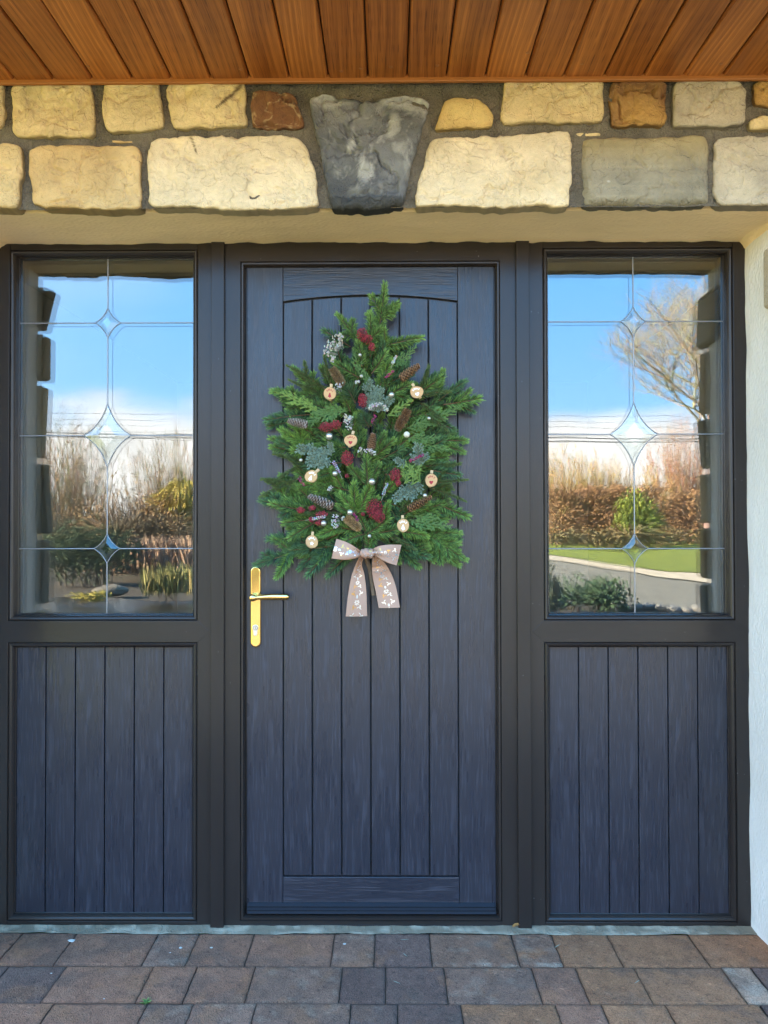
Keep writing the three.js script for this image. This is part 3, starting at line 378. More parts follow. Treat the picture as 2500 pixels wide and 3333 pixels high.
// ------------------------------------------------------------------ soffit
{
  const s = thing('porch_soffit', 'brown woodgrain board soffit under the eaves above the stone wall', 'soffit');
  const y = 2.452, x0 = -1.92; const W = 0.1072;
  const seamX = onZ(690, 262, ZF)[0]; const first = seamX - Math.round((seamX + 2.0) / W) * W;
  for (let k = 0; k < 38; k++) {
    const a = first + k * W, b = a + W, deep = k % 2, gap = deep ? 0.0022 : 0.0013, bev = deep ? 0.0055 : 0.0035, d = 0.012;
    const g = new THREE.BufferGeometry(), prof = [[a + gap, y + d], [a + gap, y + 0.006], [a + gap + bev, y], [b - gap - bev, y], [b - gap, y + 0.006], [b - gap, y + d]], z = [0.288, 0.86], p = [], uv = [];
    const cr = prof.map((q, i) => (q[0] - a));
    for (let i = 0; i + 1 < prof.length; i++) { const [u, v] = [prof[i], prof[i + 1]]; const Q = [[u, z[0], cr[i]], [v, z[0], cr[i + 1]], [v, z[1], cr[i + 1]], [u, z[1], cr[i]]]; for (const t of [0, 1, 2, 0, 2, 3]) { const [q, zz, c] = Q[t]; p.push(q[0], q[1], zz); uv.push(c, zz + k * 0.37); } }
    g.setAttribute('position', new THREE.Float32BufferAttribute(p, 3)); g.setAttribute('uv', new THREE.Float32BufferAttribute(uv, 2)); g.computeVertexNormals();
    part('board', g, soffitMats[(k * 7 + (k >> 2)) % 4], s);
  }
  for (const [x, py] of [[1475, 308], [1560, 297], [1659 + 30, 290], [1659 + 230, 283], [1659 + 620, 227], [1659 + 855, 275], [1659 + 1455, 275], [1040, 300], [700, 290], [380, 285]]) { const [a, z] = onY(x / 1.3272, py / 1.3272, y), g = new THREE.SphereGeometry(0.005, 12, 8); g.scale(1, 0.3, 1); part('nail_head', g, std({ color: lin(0.33, 0.12, 0.04), roughness: 0.4 }), s, [a, y, z]); }
  part('backing', box(-2.1, 2.1, y + 0.0125, y + 0.03, 0.24, 0.9), std({ color: lin(0.03, 0.015, 0.008) }), s);
  part('edge_trim', box(-2.1, 2.1, y - 0.0105, y + 0.0115, 0.279, 0.291, 0.003, 'x'), std({ color: lin(0.38, 0.13, 0.028), roughness: 0.45 }), s);
  part('fascia', box(-8.2, 8.2, y - 0.02, y + 0.14, 0.862, 0.88, 0, 'x'), std({ color: lin(0.2, 0.08, 0.03), roughness: 0.5 }), s);
  part('side_soffit', box(-8.2, -2.11, y, y + 0.02, 0.24, 0.86), soffitMats[0], s); part('side_soffit', box(2.11, 8.2, y, y + 0.02, 0.24, 0.86), soffitMats[1], s);
  const gut = new THREE.TorusGeometry(0.055, 0.004, 6, 14, Math.PI), gt = new MB(); for (let i = 0; i <= 12; i++) { const a = Math.PI + i / 12 * Math.PI; for (const x of [-8.2, 8.2]) gt.v(x, 2.58 + 0.055 * Math.sin(a), 0.94 + 0.055 * Math.cos(a), [1, 1, 1]); } for (let i = 0; i < 12; i++) gt.q(2 * i, 2 * i + 1, 2 * i + 3, 2 * i + 2);
  part('gutter', gt.geo(), std({ color: lin(0.06, 0.03, 0.02), roughness: 0.4, side: THREE.DoubleSide }), s); gut.dispose();
}
// ------------------------------------------------------------------ door frame
const beadProf = (s, z0, w, d) => { const r = [[s, z0], [s + 0.0015, z0 - 0.0035], [s + 0.003, z0 - 0.001]]; for (let i = 0; i <= 6; i++) { const a = i / 6 * Math.PI / 2; r.push([s + 0.003 + (w - 0.003) * (0.15 + 0.72 * Math.sin(a)), z0 + 0.0005 - (d * 0.7) * (1 - Math.cos(a))]); } r.push([s + w * 0.93, z0 - d * 0.75], [s + w, z0 - d * 0.78], [s + w, z0 - d]); return r; };
const F0 = 0.004, F1 = 2.118;
{
  const df = thing('door_frame', 'dark brown door frame with cover strips between door and side windows', 'door frame');
  part('frame', frameSweep(-0.47, F0 - 0.053, 0.47, F1, [[0, -0.07], [0, 0], [0.068, 0], [0.0695, -0.004], [0.072, -0.0015], [0.0765, -0.002], [0.08, -0.008], [0.0815, -0.014], [0.0825, -0.022], [0.086, -0.022], [0.086, -0.07]]), framePaint, df);
  for (const sx of [-1, 1]) part('cover_strip', box(sx * 0.47 - 0.0205, sx * 0.47 + 0.0205, -0.008, 2.108, -0.01, 0.012, 0.0025), framePaint, df);
part('sill_strip', box(-0.4, 0.4, F0, 0.0095, -0.06, 0.0015, 0.0008, 'x'), framePaint, df);
}
// ------------------------------------------------------------------ front door
{
  const d = thing('front_door', 'dark grey panelled front door with arched boards and brass handle', 'door');
  const zf = -0.02, zb = -0.05, x0 = -0.3845, x1 = 0.3845, y0 = 0.036, y1 = 2.05, px = 0.2715, rb = 0.1475;
  part('core', box(x0, x1, y0, y1, -0.075, -0.031), std({ color: lin(0.012, 0.012, 0.014), roughness: 0.7 }), d);
  part('stile', slab(rect(x0, -px - 0.0016, y0, y1), zb, zf, 0.0014), foil, d); part('stile', slab(rect(px + 0.0016, x1, y0, y1), zb, zf, 0.0014), foil, d);
  const arch = x => 1.9475 - 0.0195 * (x / px) ** 2;
  const top = []; for (let i = 0; i <= 24; i++) { const x = lerp(-px - 0.0004, px + 0.0004, i / 24); top.push([x, arch(x) + 0.0028]); } top.push([px + 0.0004, y1], [-px - 0.0004, y1]);
  part('top_rail', slab(top, zb, zf, 0.0014, 'x'), foil, d);
  part('bottom_rail', slab(rect(-px - 0.0004, px + 0.0004, y0, rb - 0.0028), zb, zf, 0.0014, 'x'), foil, d);
  const W = 2 * px / 6; for (let k = 0; k < 6; k++) { const a = -px + k * W + 0.0022, b = -px + (k + 1) * W - 0.0022, pts = [[a, rb + 0.002], [b, rb + 0.002]]; for (let i = 0; i <= 6; i++) { const x = lerp(b, a, i / 6); pts.push([x, arch(x) - 0.0024]); } part('board', slab(pts, zb, zf, 0.002), foil, d); }
  // ribbed weather bar
  const wb = [[zf, 0.037], [zf, 0.0675]]; const ribs = [[0.0985, 0.012], [0.0935, 0.019], [0.0885, 0.013], [0.0865, 0.012], [0.0815, 0.021], [0.0765, 0.014], [0.0745, 0.013], [0.069, 0.021], [0.064, 0.012]]; for (const [y, z] of ribs) wb.push([zf + z * 0.9, 0.037 + (y - 0.064) * 0.87]);
  part('weather_bar', extrudeX(wb.reverse(), x0 + 0.004, x1 - 0.002), std({ color: lin(0.025, 0.026, 0.031), roughness: 0.2 }), d);
  // handle
  const [hx, hy] = onZ(833.5, 1974, zf), hg = new THREE.Group(); hg.name = 'handle'; hg.position.set(hx, hy, zf); d.add(hg);
  const w = 0.0155, hh = 0.1255, pl = new THREE.Shape(); pl.moveTo(-w, -hh + w); pl.absarc(0, -hh + w, w, Math.PI, 2 * Math.PI); pl.lineTo(w, hh - w); pl.absarc(0, hh - w, w, 0, Math.PI);
  part('plate', new THREE.ExtrudeGeometry(pl, { depth: 0.006, bevelEnabled: true, bevelThickness: 0.004, bevelSize: 0.004, bevelOffset: -0.004, bevelSegments: 5, curveSegments: 16 }), brass, hg);
  const neck = new THREE.LatheGeometry([[0.0125, 0], [0.0125, 0.004], [0.0105, 0.007], [0.0095, 0.02], [0.0105, 0.03], [0.0098, 0.036], [0.006, 0.039], [0, 0.0395]].map(p => new THREE.Vector2(...p)), 24); neck.rotateX(Math.PI / 2); neck.translate(-0.003, 0.031, 0.01);
  const lv = new MB(), n = 20, m = 16, LN = 0.113; for (let i = 0; i <= n; i++) { const t = i / n, x = 0.0 + LN * t, ry = lerp(0.0068, 0.0102, smooth(0, 0.6, t)) * (t > 0.95 ? Math.sqrt(1 - ((t - 0.95) / 0.05) ** 2 * 0.96) : 1), rz = lerp(0.0075, 0.0092, t) * (t > 0.95 ? Math.sqrt(1 - ((t - 0.95) / 0.05) ** 2 * 0.96) : 1), yc = 0.031 + 0.0015 * Math.sin(t * Math.PI) + 0.003 * t, zc = 0.042 + 0.004 * Math.sin(t * 2.2); for (let k = 0; k < m; k++) { const a = k / m * 2 * Math.PI; lv.v(x - 0.004, yc + ry * Math.sin(a), zc + rz * Math.cos(a)); } }
  for (let i = 0; i < n; i++) for (let k = 0; k < m; k++) { const l = (k + 1) % m; lv.q(i * m + k, (i + 1) * m + k, (i + 1) * m + l, i * m + l); }
  const lg = lv.geo(); lg.deleteAttribute('color'); neck.deleteAttribute('uv'); lg.deleteAttribute('uv');
  const cap = new THREE.SphereGeometry(0.0112, 20, 14); cap.scale(1, 1, 0.75); cap.translate(-0.003, 0.031, 0.044); cap.deleteAttribute('uv');
  part('lever', mergeGeometries([neck, lg, cap].map(g => g.index ? g : g)), brass, hg);
  const cy = new THREE.Shape(); cy.absarc(0, 0, 0.0085, -0.75, Math.PI + 0.75); cy.lineTo(-0.005, -0.019); cy.absarc(0, -0.019, 0.005, Math.PI, 2 * Math.PI);
  const cyg = new THREE.ExtrudeGeometry(cy, { depth: 0.004, bevelEnabled: true, bevelThickness: 0.0008, bevelSize: 0.0008, bevelSegments: 2, curveSegments: 16 }); cyg.translate(0, -0.0645, 0.0085); part('lock_cylinder', cyg, steel, hg);
  const rg = new THREE.TorusGeometry(0.0066, 0.0006, 8, 24); rg.translate(0, -0.0645, 0.0135); part('lock_ring', rg, blackMat, hg); const kh = box(-0.0007, 0.0007, -0.0685, -0.0605, 0.0128, 0.0138); part('keyhole', kh, blackMat, hg);
  part('edge_seal', box(x0 - 0.001, x0, y0, y1, -0.06, -0.03), blackMat, d);
}
// ------------------------------------------------------------------ side windows
const GZ = -0.03;
function sideWindow(sx, label) {
  const w = thing('side_window', label, 'window', [0, 0, 0]);
  const xo = 1.17, xi = 0.47, X0 = Math.min(sx * xi, sx * xo), X1 = Math.max(sx * xi, sx * xo), fi = 0.064, fo = 0.051; // flat widths inside / outside
  const in0 = sx > 0 ? X0 + fi : X0 + fo, in1 = sx > 0 ? X1 - fo : X1 - fi, gy0 = 0.951, gy1 = 2.069, rt = 0.938, rbm = 0.872, pb = 0.0355;
  // frame members: butt jointed, flat faces
  part('frame', mergeGeometries([box(X0, in0, F0, F1, -0.07, 0, 0.002), box(in1, X1, F0, F1, -0.07, 0, 0.002), box(in0, in1, gy1 + 0.019, F1, -0.07, -0.0003, 0.002, 'x'), box(in0, in1, F0, 0.018, -0.07, -0.0003, 0.002, 'x')]), framePaint, w);
  const tipm = (rt + rbm) / 2, e0 = sx > 0 ? X0 + 0.026 : X0 + 0.004, e1 = sx > 0 ? X1 - 0.004 : X1 - 0.026;
  part('mid_rail', slab([[in0 - 0.002, rbm], [in1 + 0.002, rbm], [e1, tipm], [in1 + 0.002, rt], [in0 - 0.002, rt], [e0, tipm]], -0.06, 0.0008, 0.0007, 'x'), framePaint, w);
  part('glazing_bead', frameSweep(in0, gy0 - 0.013, in1, gy1 + 0.019, beadProf(0, 0.0004, 0.02, 0.032), 0.5), framePaint, w);
  part('panel_bead', frameSweep(in0, 0.018, in1, rbm, beadProf(0, 0.0004, 0.0185, 0.022), 0.5), framePaint, w);
  // lower boards
  const P0 = in0 + 0.017, P1 = in1 - 0.017, py0 = 0.034, py1 = 0.856, BW = (P1 - P0) / 6; part('panel_back', box(P0, P1, py0, py1, -0.06, -0.03), blackMat, w);
  for (let k = 0; k < 6; k++) part('board', slab(rect(P0 + k * BW + 0.0016, P0 + (k + 1) * BW - 0.0016, py0, py1), -0.04, -0.0195, 0.0018), foil, w);
  // glass: two panes, lead strips on the outer one, bevelled stars
  const gx0 = in0 + 0.017, gx1 = in1 - 0.017, pane = z => { const g = new THREE.PlaneGeometry(gx1 - gx0, 1.13, 40, 80); g.translate((gx0 + gx1) / 2, (gy0 + gy1) / 2, z); const p = g.attributes.position; for (let i = 0; i < p.count; i++) p.setZ(i, z + 0.00035 * (fbm(p.getX(i) * 5, p.getY(i) * 5, z * 100 + sx, 2) - 0.5)); g.computeVertexNormals(); return g; };
  part('pane', pane(GZ), glassMat, w); part('pane', pane(GZ - 0.02), glassMat, w);
  part('spacer', frameSweep(gx0, gy0 - 0.006, gx1, gy1 + 0.006, [[0, GZ - 0.001], [0.006, GZ - 0.001], [0.006, GZ - 0.019], [0, GZ - 0.019]]), std({ color: lin(0.02, 0.02, 0.022), roughness: 0.5 }), w);
  const cols = sx < 0 ? 232 : 1370, rowsY = sx < 0 ? [698, 941, 1185] : [695, 938, 1185], Z = GZ + 0.002;
  const cx = (onZ(cols * 1.507, 1700, GZ)[0]), ys = rowsY.map(p => onZ(cols * 1.507, p * 1.507, GZ)[1]);
  const half = [[0.04, 0.047], [0.075, 0.1], [0.041, 0.047]];
  const bar = (xa, ya, xb, yb) => { const hw = 0.0017, v = xa === xb, g = new THREE.CylinderGeometry(hw, hw, v ? Math.abs(yb - ya) : Math.abs(xb - xa), 10, 1, false); g.scale(1, 1, 0.6); if (!v) g.rotateZ(Math.PI / 2); g.translate((xa + xb) / 2, (ya + yb) / 2, Z); return g; };
  const cuts = [gy1 + 0.004, ...ys.flatMap((y, i) => [y + half[i][1], y - half[i][1]]), gy0 - 0.004];
  for (let i = 0; i < cuts.length; i += 2) part('lead_strip', bar(cx, cuts[i], cx, cuts[i + 1]), leadMat, w);
  ys.forEach((y, i) => { part('lead_strip', bar(gx0, y, cx - half[i][0], y), leadMat, w); part('lead_strip', bar(cx + half[i][0], y, gx1, y), leadMat, w); });
  ys.forEach((y, i) => { // four-pointed bevelled star with concave sides
    const [a, b] = half[i], n = 10, out = [], pts = [[0, b], [a, 0], [0, -b], [-a, 0]], bend = i === 1 ? 0.42 : 0.36;
    for (let k = 0; k < 4; k++) { const p = pts[k], q = pts[(k + 1) % 4], c = [(p[0] + q[0]) / 2 * (1 - bend), (p[1] + q[1]) / 2 * (1 - bend)]; for (let j = 0; j < n; j++) { const t = j / n; out.push([(1 - t) ** 2 * p[0] + 2 * t * (1 - t) * c[0] + t * t * q[0], (1 - t) ** 2 * p[1] + 2 * t * (1 - t) * c[1] + t * t * q[1]]); } }
    const inner = [[0, b * 0.36], [a * 0.36, 0], [0, -b * 0.36], [-a * 0.36, 0]], pos = [], tri = (A, B, C2) => pos.push(...A, ...B, ...C2), zt = GZ + 0.0085, ze = GZ + 0.0022;
    const up = p => [cx + p[0], y + p[1], zt], lo = p => [cx + p[0], y + p[1], ze];
    for (let k = 0; k < 4; k++) { const i0 = inner[k], i1 = inner[(k + 1) % 4]; for (let j = 0; j < n; j++) { const A = out[k * n + j], B = out[(k * n + j + 1) % (4 * n)], t0 = j / n, t1 = (j + 1) / n, I0 = [lerp(i0[0], i1[0], t0), lerp(i0[1], i1[1], t0)], I1 = [lerp(i0[0], i1[0], t1), lerp(i0[1], i1[1], t1)]; tri(lo(B), lo(A), up(I0)); tri(lo(B), up(I0), up(I1)); } }
    tri(up(inner[0]), up(inner[3]), up(inner[2])); tri(up(inner[0]), up(inner[2]), up(inner[1]));
    const g = new THREE.BufferGeometry(); g.setAttribute('position', new THREE.Float32BufferAttribute(pos, 3)); g.computeVertexNormals();
    const st = part('bevelled_star', g, bevelMat, w);
    const e = new MB(), hw = 0.0013; for (let k = 0; k < out.length; k++) { const A = out[k], B = out[(k + 1) % out.length]; e.tube(V(cx + A[0], y + A[1], GZ + 0.0025), V(cx + B[0], y + B[1], GZ + 0.0025), hw, hw, [1, 1, 1], 6); }
    const ed = part('lead_edge', e.geo(), leadMat, st); ed.geometry.deleteAttribute('color');
  });
}
sideWindow(-1, 'left side window with leaded stars above dark boards, reflecting the pond');
sideWindow(1, 'right side window with leaded stars above dark boards, reflecting the lawn and drive');
// ------------------------------------------------------------------ the tree-shaped evergreen swag on the door
const pA = (x, y) => [820 + x / 2.183, 900 + y / 2.183], pB = (x, y) => [820 + x / 2.183, 1380 + y / 2.183];
const DZ = -0.02;
{
  const sw = thing('christmas_swag', 'tree-shaped evergreen swag of fir, cypress, cones and red berries hung on the door', 'swag');
  const greens = { fir: [[0.04, 0.095, 0.018], [0.23, 0.38, 0.07]], dark: [[0.022, 0.06, 0.024], [0.12, 0.235, 0.07]], light: [[0.08, 0.18, 0.024], [0.23, 0.38, 0.06]], spruce: [[0.05, 0.085, 0.016], [0.125, 0.17, 0.036]], cyp: [[0.06, 0.15, 0.03], [0.15, 0.27, 0.065]], jun: [[0.11, 0.17, 0.115], [0.25, 0.32, 0.22]], lime: [[0.1, 0.19, 0.03], [0.28, 0.4, 0.07]], pine: [[0.06, 0.13, 0.045], [0.17, 0.27, 0.09]] };
  const mixc = (a, b, t) => a.map((q, i) => lerp(q, b[i], t));
  function needles(L, seed, kind, tone, side = true) { // returns [twig, needles]
    const R = rng(seed), g = new MB(), st = new MB(), [c0, c1] = greens[tone], spec = { fir: [0.0285, 0.0027, 1400], spruce: [0.0145, 0.0019, 1900], pine: [0.055, 0.0016, 1200] }[kind];
    const axis = (a, d, len, bend, w, main) => {
      const N = Math.round(len * spec[2] * (main ? 1 : 0.9) * 1.5), pts = []; for (let i = 0; i <= 10; i++) { const t = i / 10; pts.push(a.clone().addScaledVector(d, len * t).add(V(bend * len * t * t, 0, 0.02 * len * Math.sin(t * 3)))); }
      for (let i = 0; i < 10; i++) st.tube(pts[i], pts[i + 1], lerp(0.0017, 0.0008, i / 10) * w, lerp(0.0017, 0.0008, (i + 1) / 10) * w, [0.16, 0.085, 0.035], 5);
      for (let k = 0; k < N; k++) {
        const t = Math.pow(R(), 0.92), i = Math.min(9, Math.floor(t * 10)), p = pts[i].clone().lerp(pts[i + 1], t * 10 - i), dir = pts[i + 1].clone().sub(pts[i]).normalize();
        const s = V(0, 0, 1).cross(dir).normalize(), up = V(0, 0, 1), ph = kind === 'fir' ? (R() < 0.5 ? 1 : -1) * (Math.PI / 2 - (R() * 1.45 - 0.2)) : (R() * 2 - 1) * (kind === 'pine' ? Math.PI : 2.1);
        const rad = s.clone().multiplyScalar(-Math.sin(ph)).addScaledVector(up, Math.cos(ph) * (kind === 'fir' ? 0.85 : 1));
        const al = lerp(kind === 'spruce' ? 0.9 : 1.08, kind === 'spruce' ? 0.4 : 0.4, Math.pow(t, 2.6)) + (R() - 0.5) * 0.3;
        const nd = dir.clone().multiplyScalar(Math.cos(al)).addScaledVector(rad, Math.sin(al)).normalize();
        const len2 = spec[0] * (0.72 + 0.4 * R()) * (1 - 0.35 * Math.pow(t, 4)) * (t < 0.08 ? 0.8 : 1), nn = V(R() - 0.5, R() - 0.5, 0.9).normalize();
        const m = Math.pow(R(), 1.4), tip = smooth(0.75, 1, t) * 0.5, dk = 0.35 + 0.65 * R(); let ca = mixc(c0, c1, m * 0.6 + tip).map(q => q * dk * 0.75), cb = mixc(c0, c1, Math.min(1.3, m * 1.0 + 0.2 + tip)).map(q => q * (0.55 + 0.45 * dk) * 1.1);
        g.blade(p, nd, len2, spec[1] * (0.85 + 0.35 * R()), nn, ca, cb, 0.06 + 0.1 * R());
      }
      return pts;
    };
    const bend = (R() - 0.5) * 0.16, main = axis(V(0, 0, 0), V(0, 1, 0), L, bend, 1.2, true);
    if (side && L > 0.09) { const n = L > 0.16 ? 4 : 2; for (let k = 0; k < n; k++) { const sg = k % 2 ? 1 : -1, i = 2 + Math.floor((k / n) * 5 + R()), a = 0.75 + 0.2 * R(), l = L * lerp(0.42, 0.26, i / 9) * (0.85 + 0.3 * R()); axis(main[i], V(sg * Math.sin(a), Math.cos(a), 0.1 * (R() - 0.3)).normalize(), l, sg * -0.12, 0.8, false); } }
    return [st.geo(), g.geo()];
  }
  function spray(L, seed, tone, awl) { // cypress fan, or juniper with short spreading awls
    const R = rng(seed), g = new MB(), st = new MB(), [c0, c1] = greens[tone];
    const leaf = (p, d, l, w, t) => { const n = V(R() - 0.5, R() - 0.5, 1).normalize(), m = R(); g.blade(p, d, l, w, n, mixc(c0, c1, m * 0.6 + t * 0.2), mixc(c0, c1, 0.35 + 0.6 * m + t * 0.2), 0.05); };
    const grow = (p, d, len, lev) => {
      const n = Math.max(2, Math.round(len / (awl ? 0.0045 : 0.004))); let q = p.clone(); const curve = (R() - 0.5) * 0.5;
      for (let k = 0; k < n; k++) {
        const t = k / n, dd = d.clone().applyAxisAngle(V(0, 0, 1), curve * t), nx = q.clone().addScaledVector(dd, len / n);
        if (lev < 2) st.tube(q, nx, 0.001, 0.0009, [0.12, 0.1, 0.04], 4);
        if (awl) { for (let j = 0; j < 3; j++) { const a = R() * 6.28, rd = V(Math.cos(a), 0, Math.sin(a) * 0.8 + 0.3).normalize(); leaf(q, dd.clone().multiplyScalar(0.75).addScaledVector(rd, 0.65).normalize(), 0.0085 * (0.8 + 0.5 * R()), 0.0028, t); } }
        else { for (const sg of [-1, 1]) leaf(q, dd.clone().applyAxisAngle(V(0, 0, 1), sg * 0.38), 0.0068, 0.0024, t); leaf(q.clone().add(V(0, 0, 0.0006)), dd, 0.0068, 0.0022, t); }
        if (lev < (awl ? 1.5 : 2) && k > 0 && (awl || k % 2)) { const sg = (awl ? k % 2 : (k >> 1) % 2) ? 1 : -1, l = len * (lev === 0 ? lerp(awl ? 0.5 : 0.46, 0.14, t) : lerp(awl ? 0.45 : 0.3, 0.15, t)) * (0.6 + 0.6 * R()); if (l > 0.006) { const e = dd.clone().applyAxisAngle(V(0, 0, 1), sg * (0.55 + 0.2 * R())); e.z += (R() - 0.4) * (awl ? 0.9 : 0.3); grow(q, e.normalize(), l, lev + 1); } }
        q = nx;
      }
      if (awl) for (let j = 0; j < 5; j++) { const a = R() * 6.28; leaf(q, d.clone().add(V(Math.cos(a) * 0.5, Math.sin(a) * 0.4, 0.4 * R())).normalize(), 0.008, 0.0026, 1); }
    };
    grow(V(0, 0, 0), V(0, 1, 0), L, 0); return [st.geo(), g.geo()];
  }
  const protos = {}; let ps = 100;
  const add = (key, L, make) => { (protos[key] ??= []).push({ L, g: make(++ps) }); };
  for (const tone of ['fir', 'dark', 'light']) for (const L of [0.09, 0.13, 0.19]) for (let k = 0; k < (tone === 'light' ? 1 : 2); k++) add('fir_' + tone, L, s => needles(L, s, 'fir', tone, k === 0 || L > 0.15));
  for (const L of [0.09, 0.14]) for (let k = 0; k < 2; k++) add('spruce_spruce', L, s => needles(L, s, 'spruce', 'spruce', true));
  for (const L of [0.05]) for (let k = 0; k < 2; k++) add('pine_pine', L, s => needles(L, s, 'pine', 'pine', false));
  for (const L of [0.07, 0.11]) { add('cypress_cyp', L, s => spray(L, s, 'cyp')); add('cypress_lime', L, s => spray(L, s, 'lime')); add('juniper_jun', L * 0.8, s => spray(L * 0.8, s, 'jun', true)); }
  const twigMat = std({ vertexColors: true, roughness: 0.9 });
  function basis(dir, nrm) { const y = dir.clone().normalize(), x = V().crossVectors(y, nrm).normalize(), z = V().crossVectors(x, y); return new THREE.Matrix4().makeBasis(x, y, z); }
  const R = rng(4242);
  let cnt = 0;
  function sprig(kind, tone, a, b, z0, z1, roll = 0) { // a, b world xy on the plane of the swag
    const A = V(a[0], a[1], z0), B = V(b[0], b[1], z1), d = B.clone().sub(A), L = d.length(), list = protos[kind + '_' + tone];
    let best = list[0]; for (const p of list) { const e = q => Math.abs(Math.log(q.L / L)) ; if (e(p) < e(best) - 1e-6 || (Math.abs(e(p) - e(best)) < 1e-6 && R() < 0.5)) best = p; }
    const s = clamp(L / best.L, 0.7, 1.5), m = basis(d, V(roll, 0, 1)), name = { fir: 'fir_sprig', spruce: 'spruce_sprig', pine: 'pine_tuft', cypress: 'cypress_sprig', juniper: 'juniper_sprig' }[kind];
    const o = part(name, best.g[1], greenMat, sw); o.position.copy(A); o.quaternion.setFromRotationMatrix(m); o.scale.set(cnt++ % 2 ? -s : s, s, s); if (cnt % 2 === 0) o.scale.x = s; // mirrored every other time for variety
    if (kind === 'cypress') o.scale.x *= 0.72;
    const t = part('twig', best.g[0], twigMat, o); return o;
  }
  const w = (p, z = 0.03) => onZ(p[0], p[1], z);
  // traced sprigs: kind, tone, base, tip (zoomed photo coordinates, upper and lower half), height off the door
  const U = [
    ['fir', 'fir', 885, 470, 962, 62, 4], ['fir', 'fir', 850, 560, 850, 262, 5], ['fir', 'fir', 770, 470, 615, 268, 3], ['fir', 'dark', 700, 500, 520, 385, 2], ['fir', 'fir', 900, 510, 1195, 415, 4], ['fir', 'dark', 900, 560, 1150, 440, 2],
    ['fir', 'fir', 850, 690, 960, 545, 6], ['fir', 'fir', 760, 720, 590, 620, 5], ['fir', 'fir', 780, 640, 770, 470, 6], ['fir', 'dark', 700, 650, 540, 560, 2], ['fir', 'light', 900, 800, 980, 600, 5], ['cypress', 'cyp', 1010, 640, 1175, 505, 4], ['cypress', 'cyp', 770, 720, 735, 545, 6], ['cypress', 'cyp', 830, 800, 800, 660, 6],
    ['spruce', 'spruce', 520, 800, 262, 615, 3], ['spruce', 'spruce', 540, 850, 258, 750, 3], ['spruce', 'spruce', 560, 760, 500, 565, 4], ['spruce', 'spruce', 600, 800, 470, 660, 3], ['spruce', 'spruce', 1180, 860, 1265, 638, 4], ['spruce', 'spruce', 1170, 850, 1405, 800, 5], ['spruce', 'spruce', 1200, 900, 1350, 1020, 4],
    ['fir', 'fir', 1300, 850, 1350, 670, 2], ['fir', 'dark', 1230, 820, 1290, 690, 1], ['fir', 'fir', 1360, 910, 1612, 885, 3], ['fir', 'fir', 1440, 905, 1530, 835, 3], ['fir', 'dark', 1440, 905, 1560, 960, 2], ['fir', 'fir', 420, 930, 150, 810, 2], ['fir', 'dark', 440, 980, 105, 1000, 2], ['fir', 'dark', 400, 1010, 120, 1050, 1], ['fir', 'fir', 350, 860, 170, 800, 1],
    ['cypress', 'lime', 470, 960, 205, 825, 5], ['cypress', 'cyp', 640, 940, 360, 1040, 6], ['cypress', 'cyp', 680, 960, 430, 950, 6], ['cypress', 'cyp', 600, 900, 560, 1040, 6], ['juniper', 'jun', 900, 970, 860, 790, 7], ['juniper', 'jun', 890, 960, 1000, 870, 7], ['juniper', 'jun', 860, 960, 820, 850, 7], ['juniper', 'jun', 900, 900, 930, 800, 7], ['juniper', 'jun', 800, 830, 850, 740, 6],
    ['cypress', 'lime', 960, 990, 1130, 890, 7], ['cypress', 'cyp', 1010, 960, 1110, 1000, 7], ['fir', 'fir', 960, 850, 1130, 760, 6], ['fir', 'fir', 980, 830, 1110, 870, 5], ['fir', 'dark', 1000, 740, 1100, 700, 4], ['cypress', 'cyp', 1180, 1040, 1490, 945, 4], ['cypress', 'cyp', 1100, 1080, 1260, 1010, 6], ['fir', 'dark', 1250, 1000, 1430, 1090, 2], ['spruce', 'spruce', 1230, 980, 1400, 1085, 5],
    ['pine', 'pine', 735, 900, 690, 800, 7], ['pine', 'pine', 960, 810, 930, 730, 6], ['pine', 'pine', 830, 1070, 790, 1000, 7], ['fir', 'fir', 700, 960, 660, 860, 5], ['fir', 'light', 560, 900, 640, 800, 4], ['fir', 'fir', 450, 900, 370, 780, 2],
  ].map(q => [q[0], q[1], pA(q[2], q[3]), pA(q[4], q[5]), q[6]]);
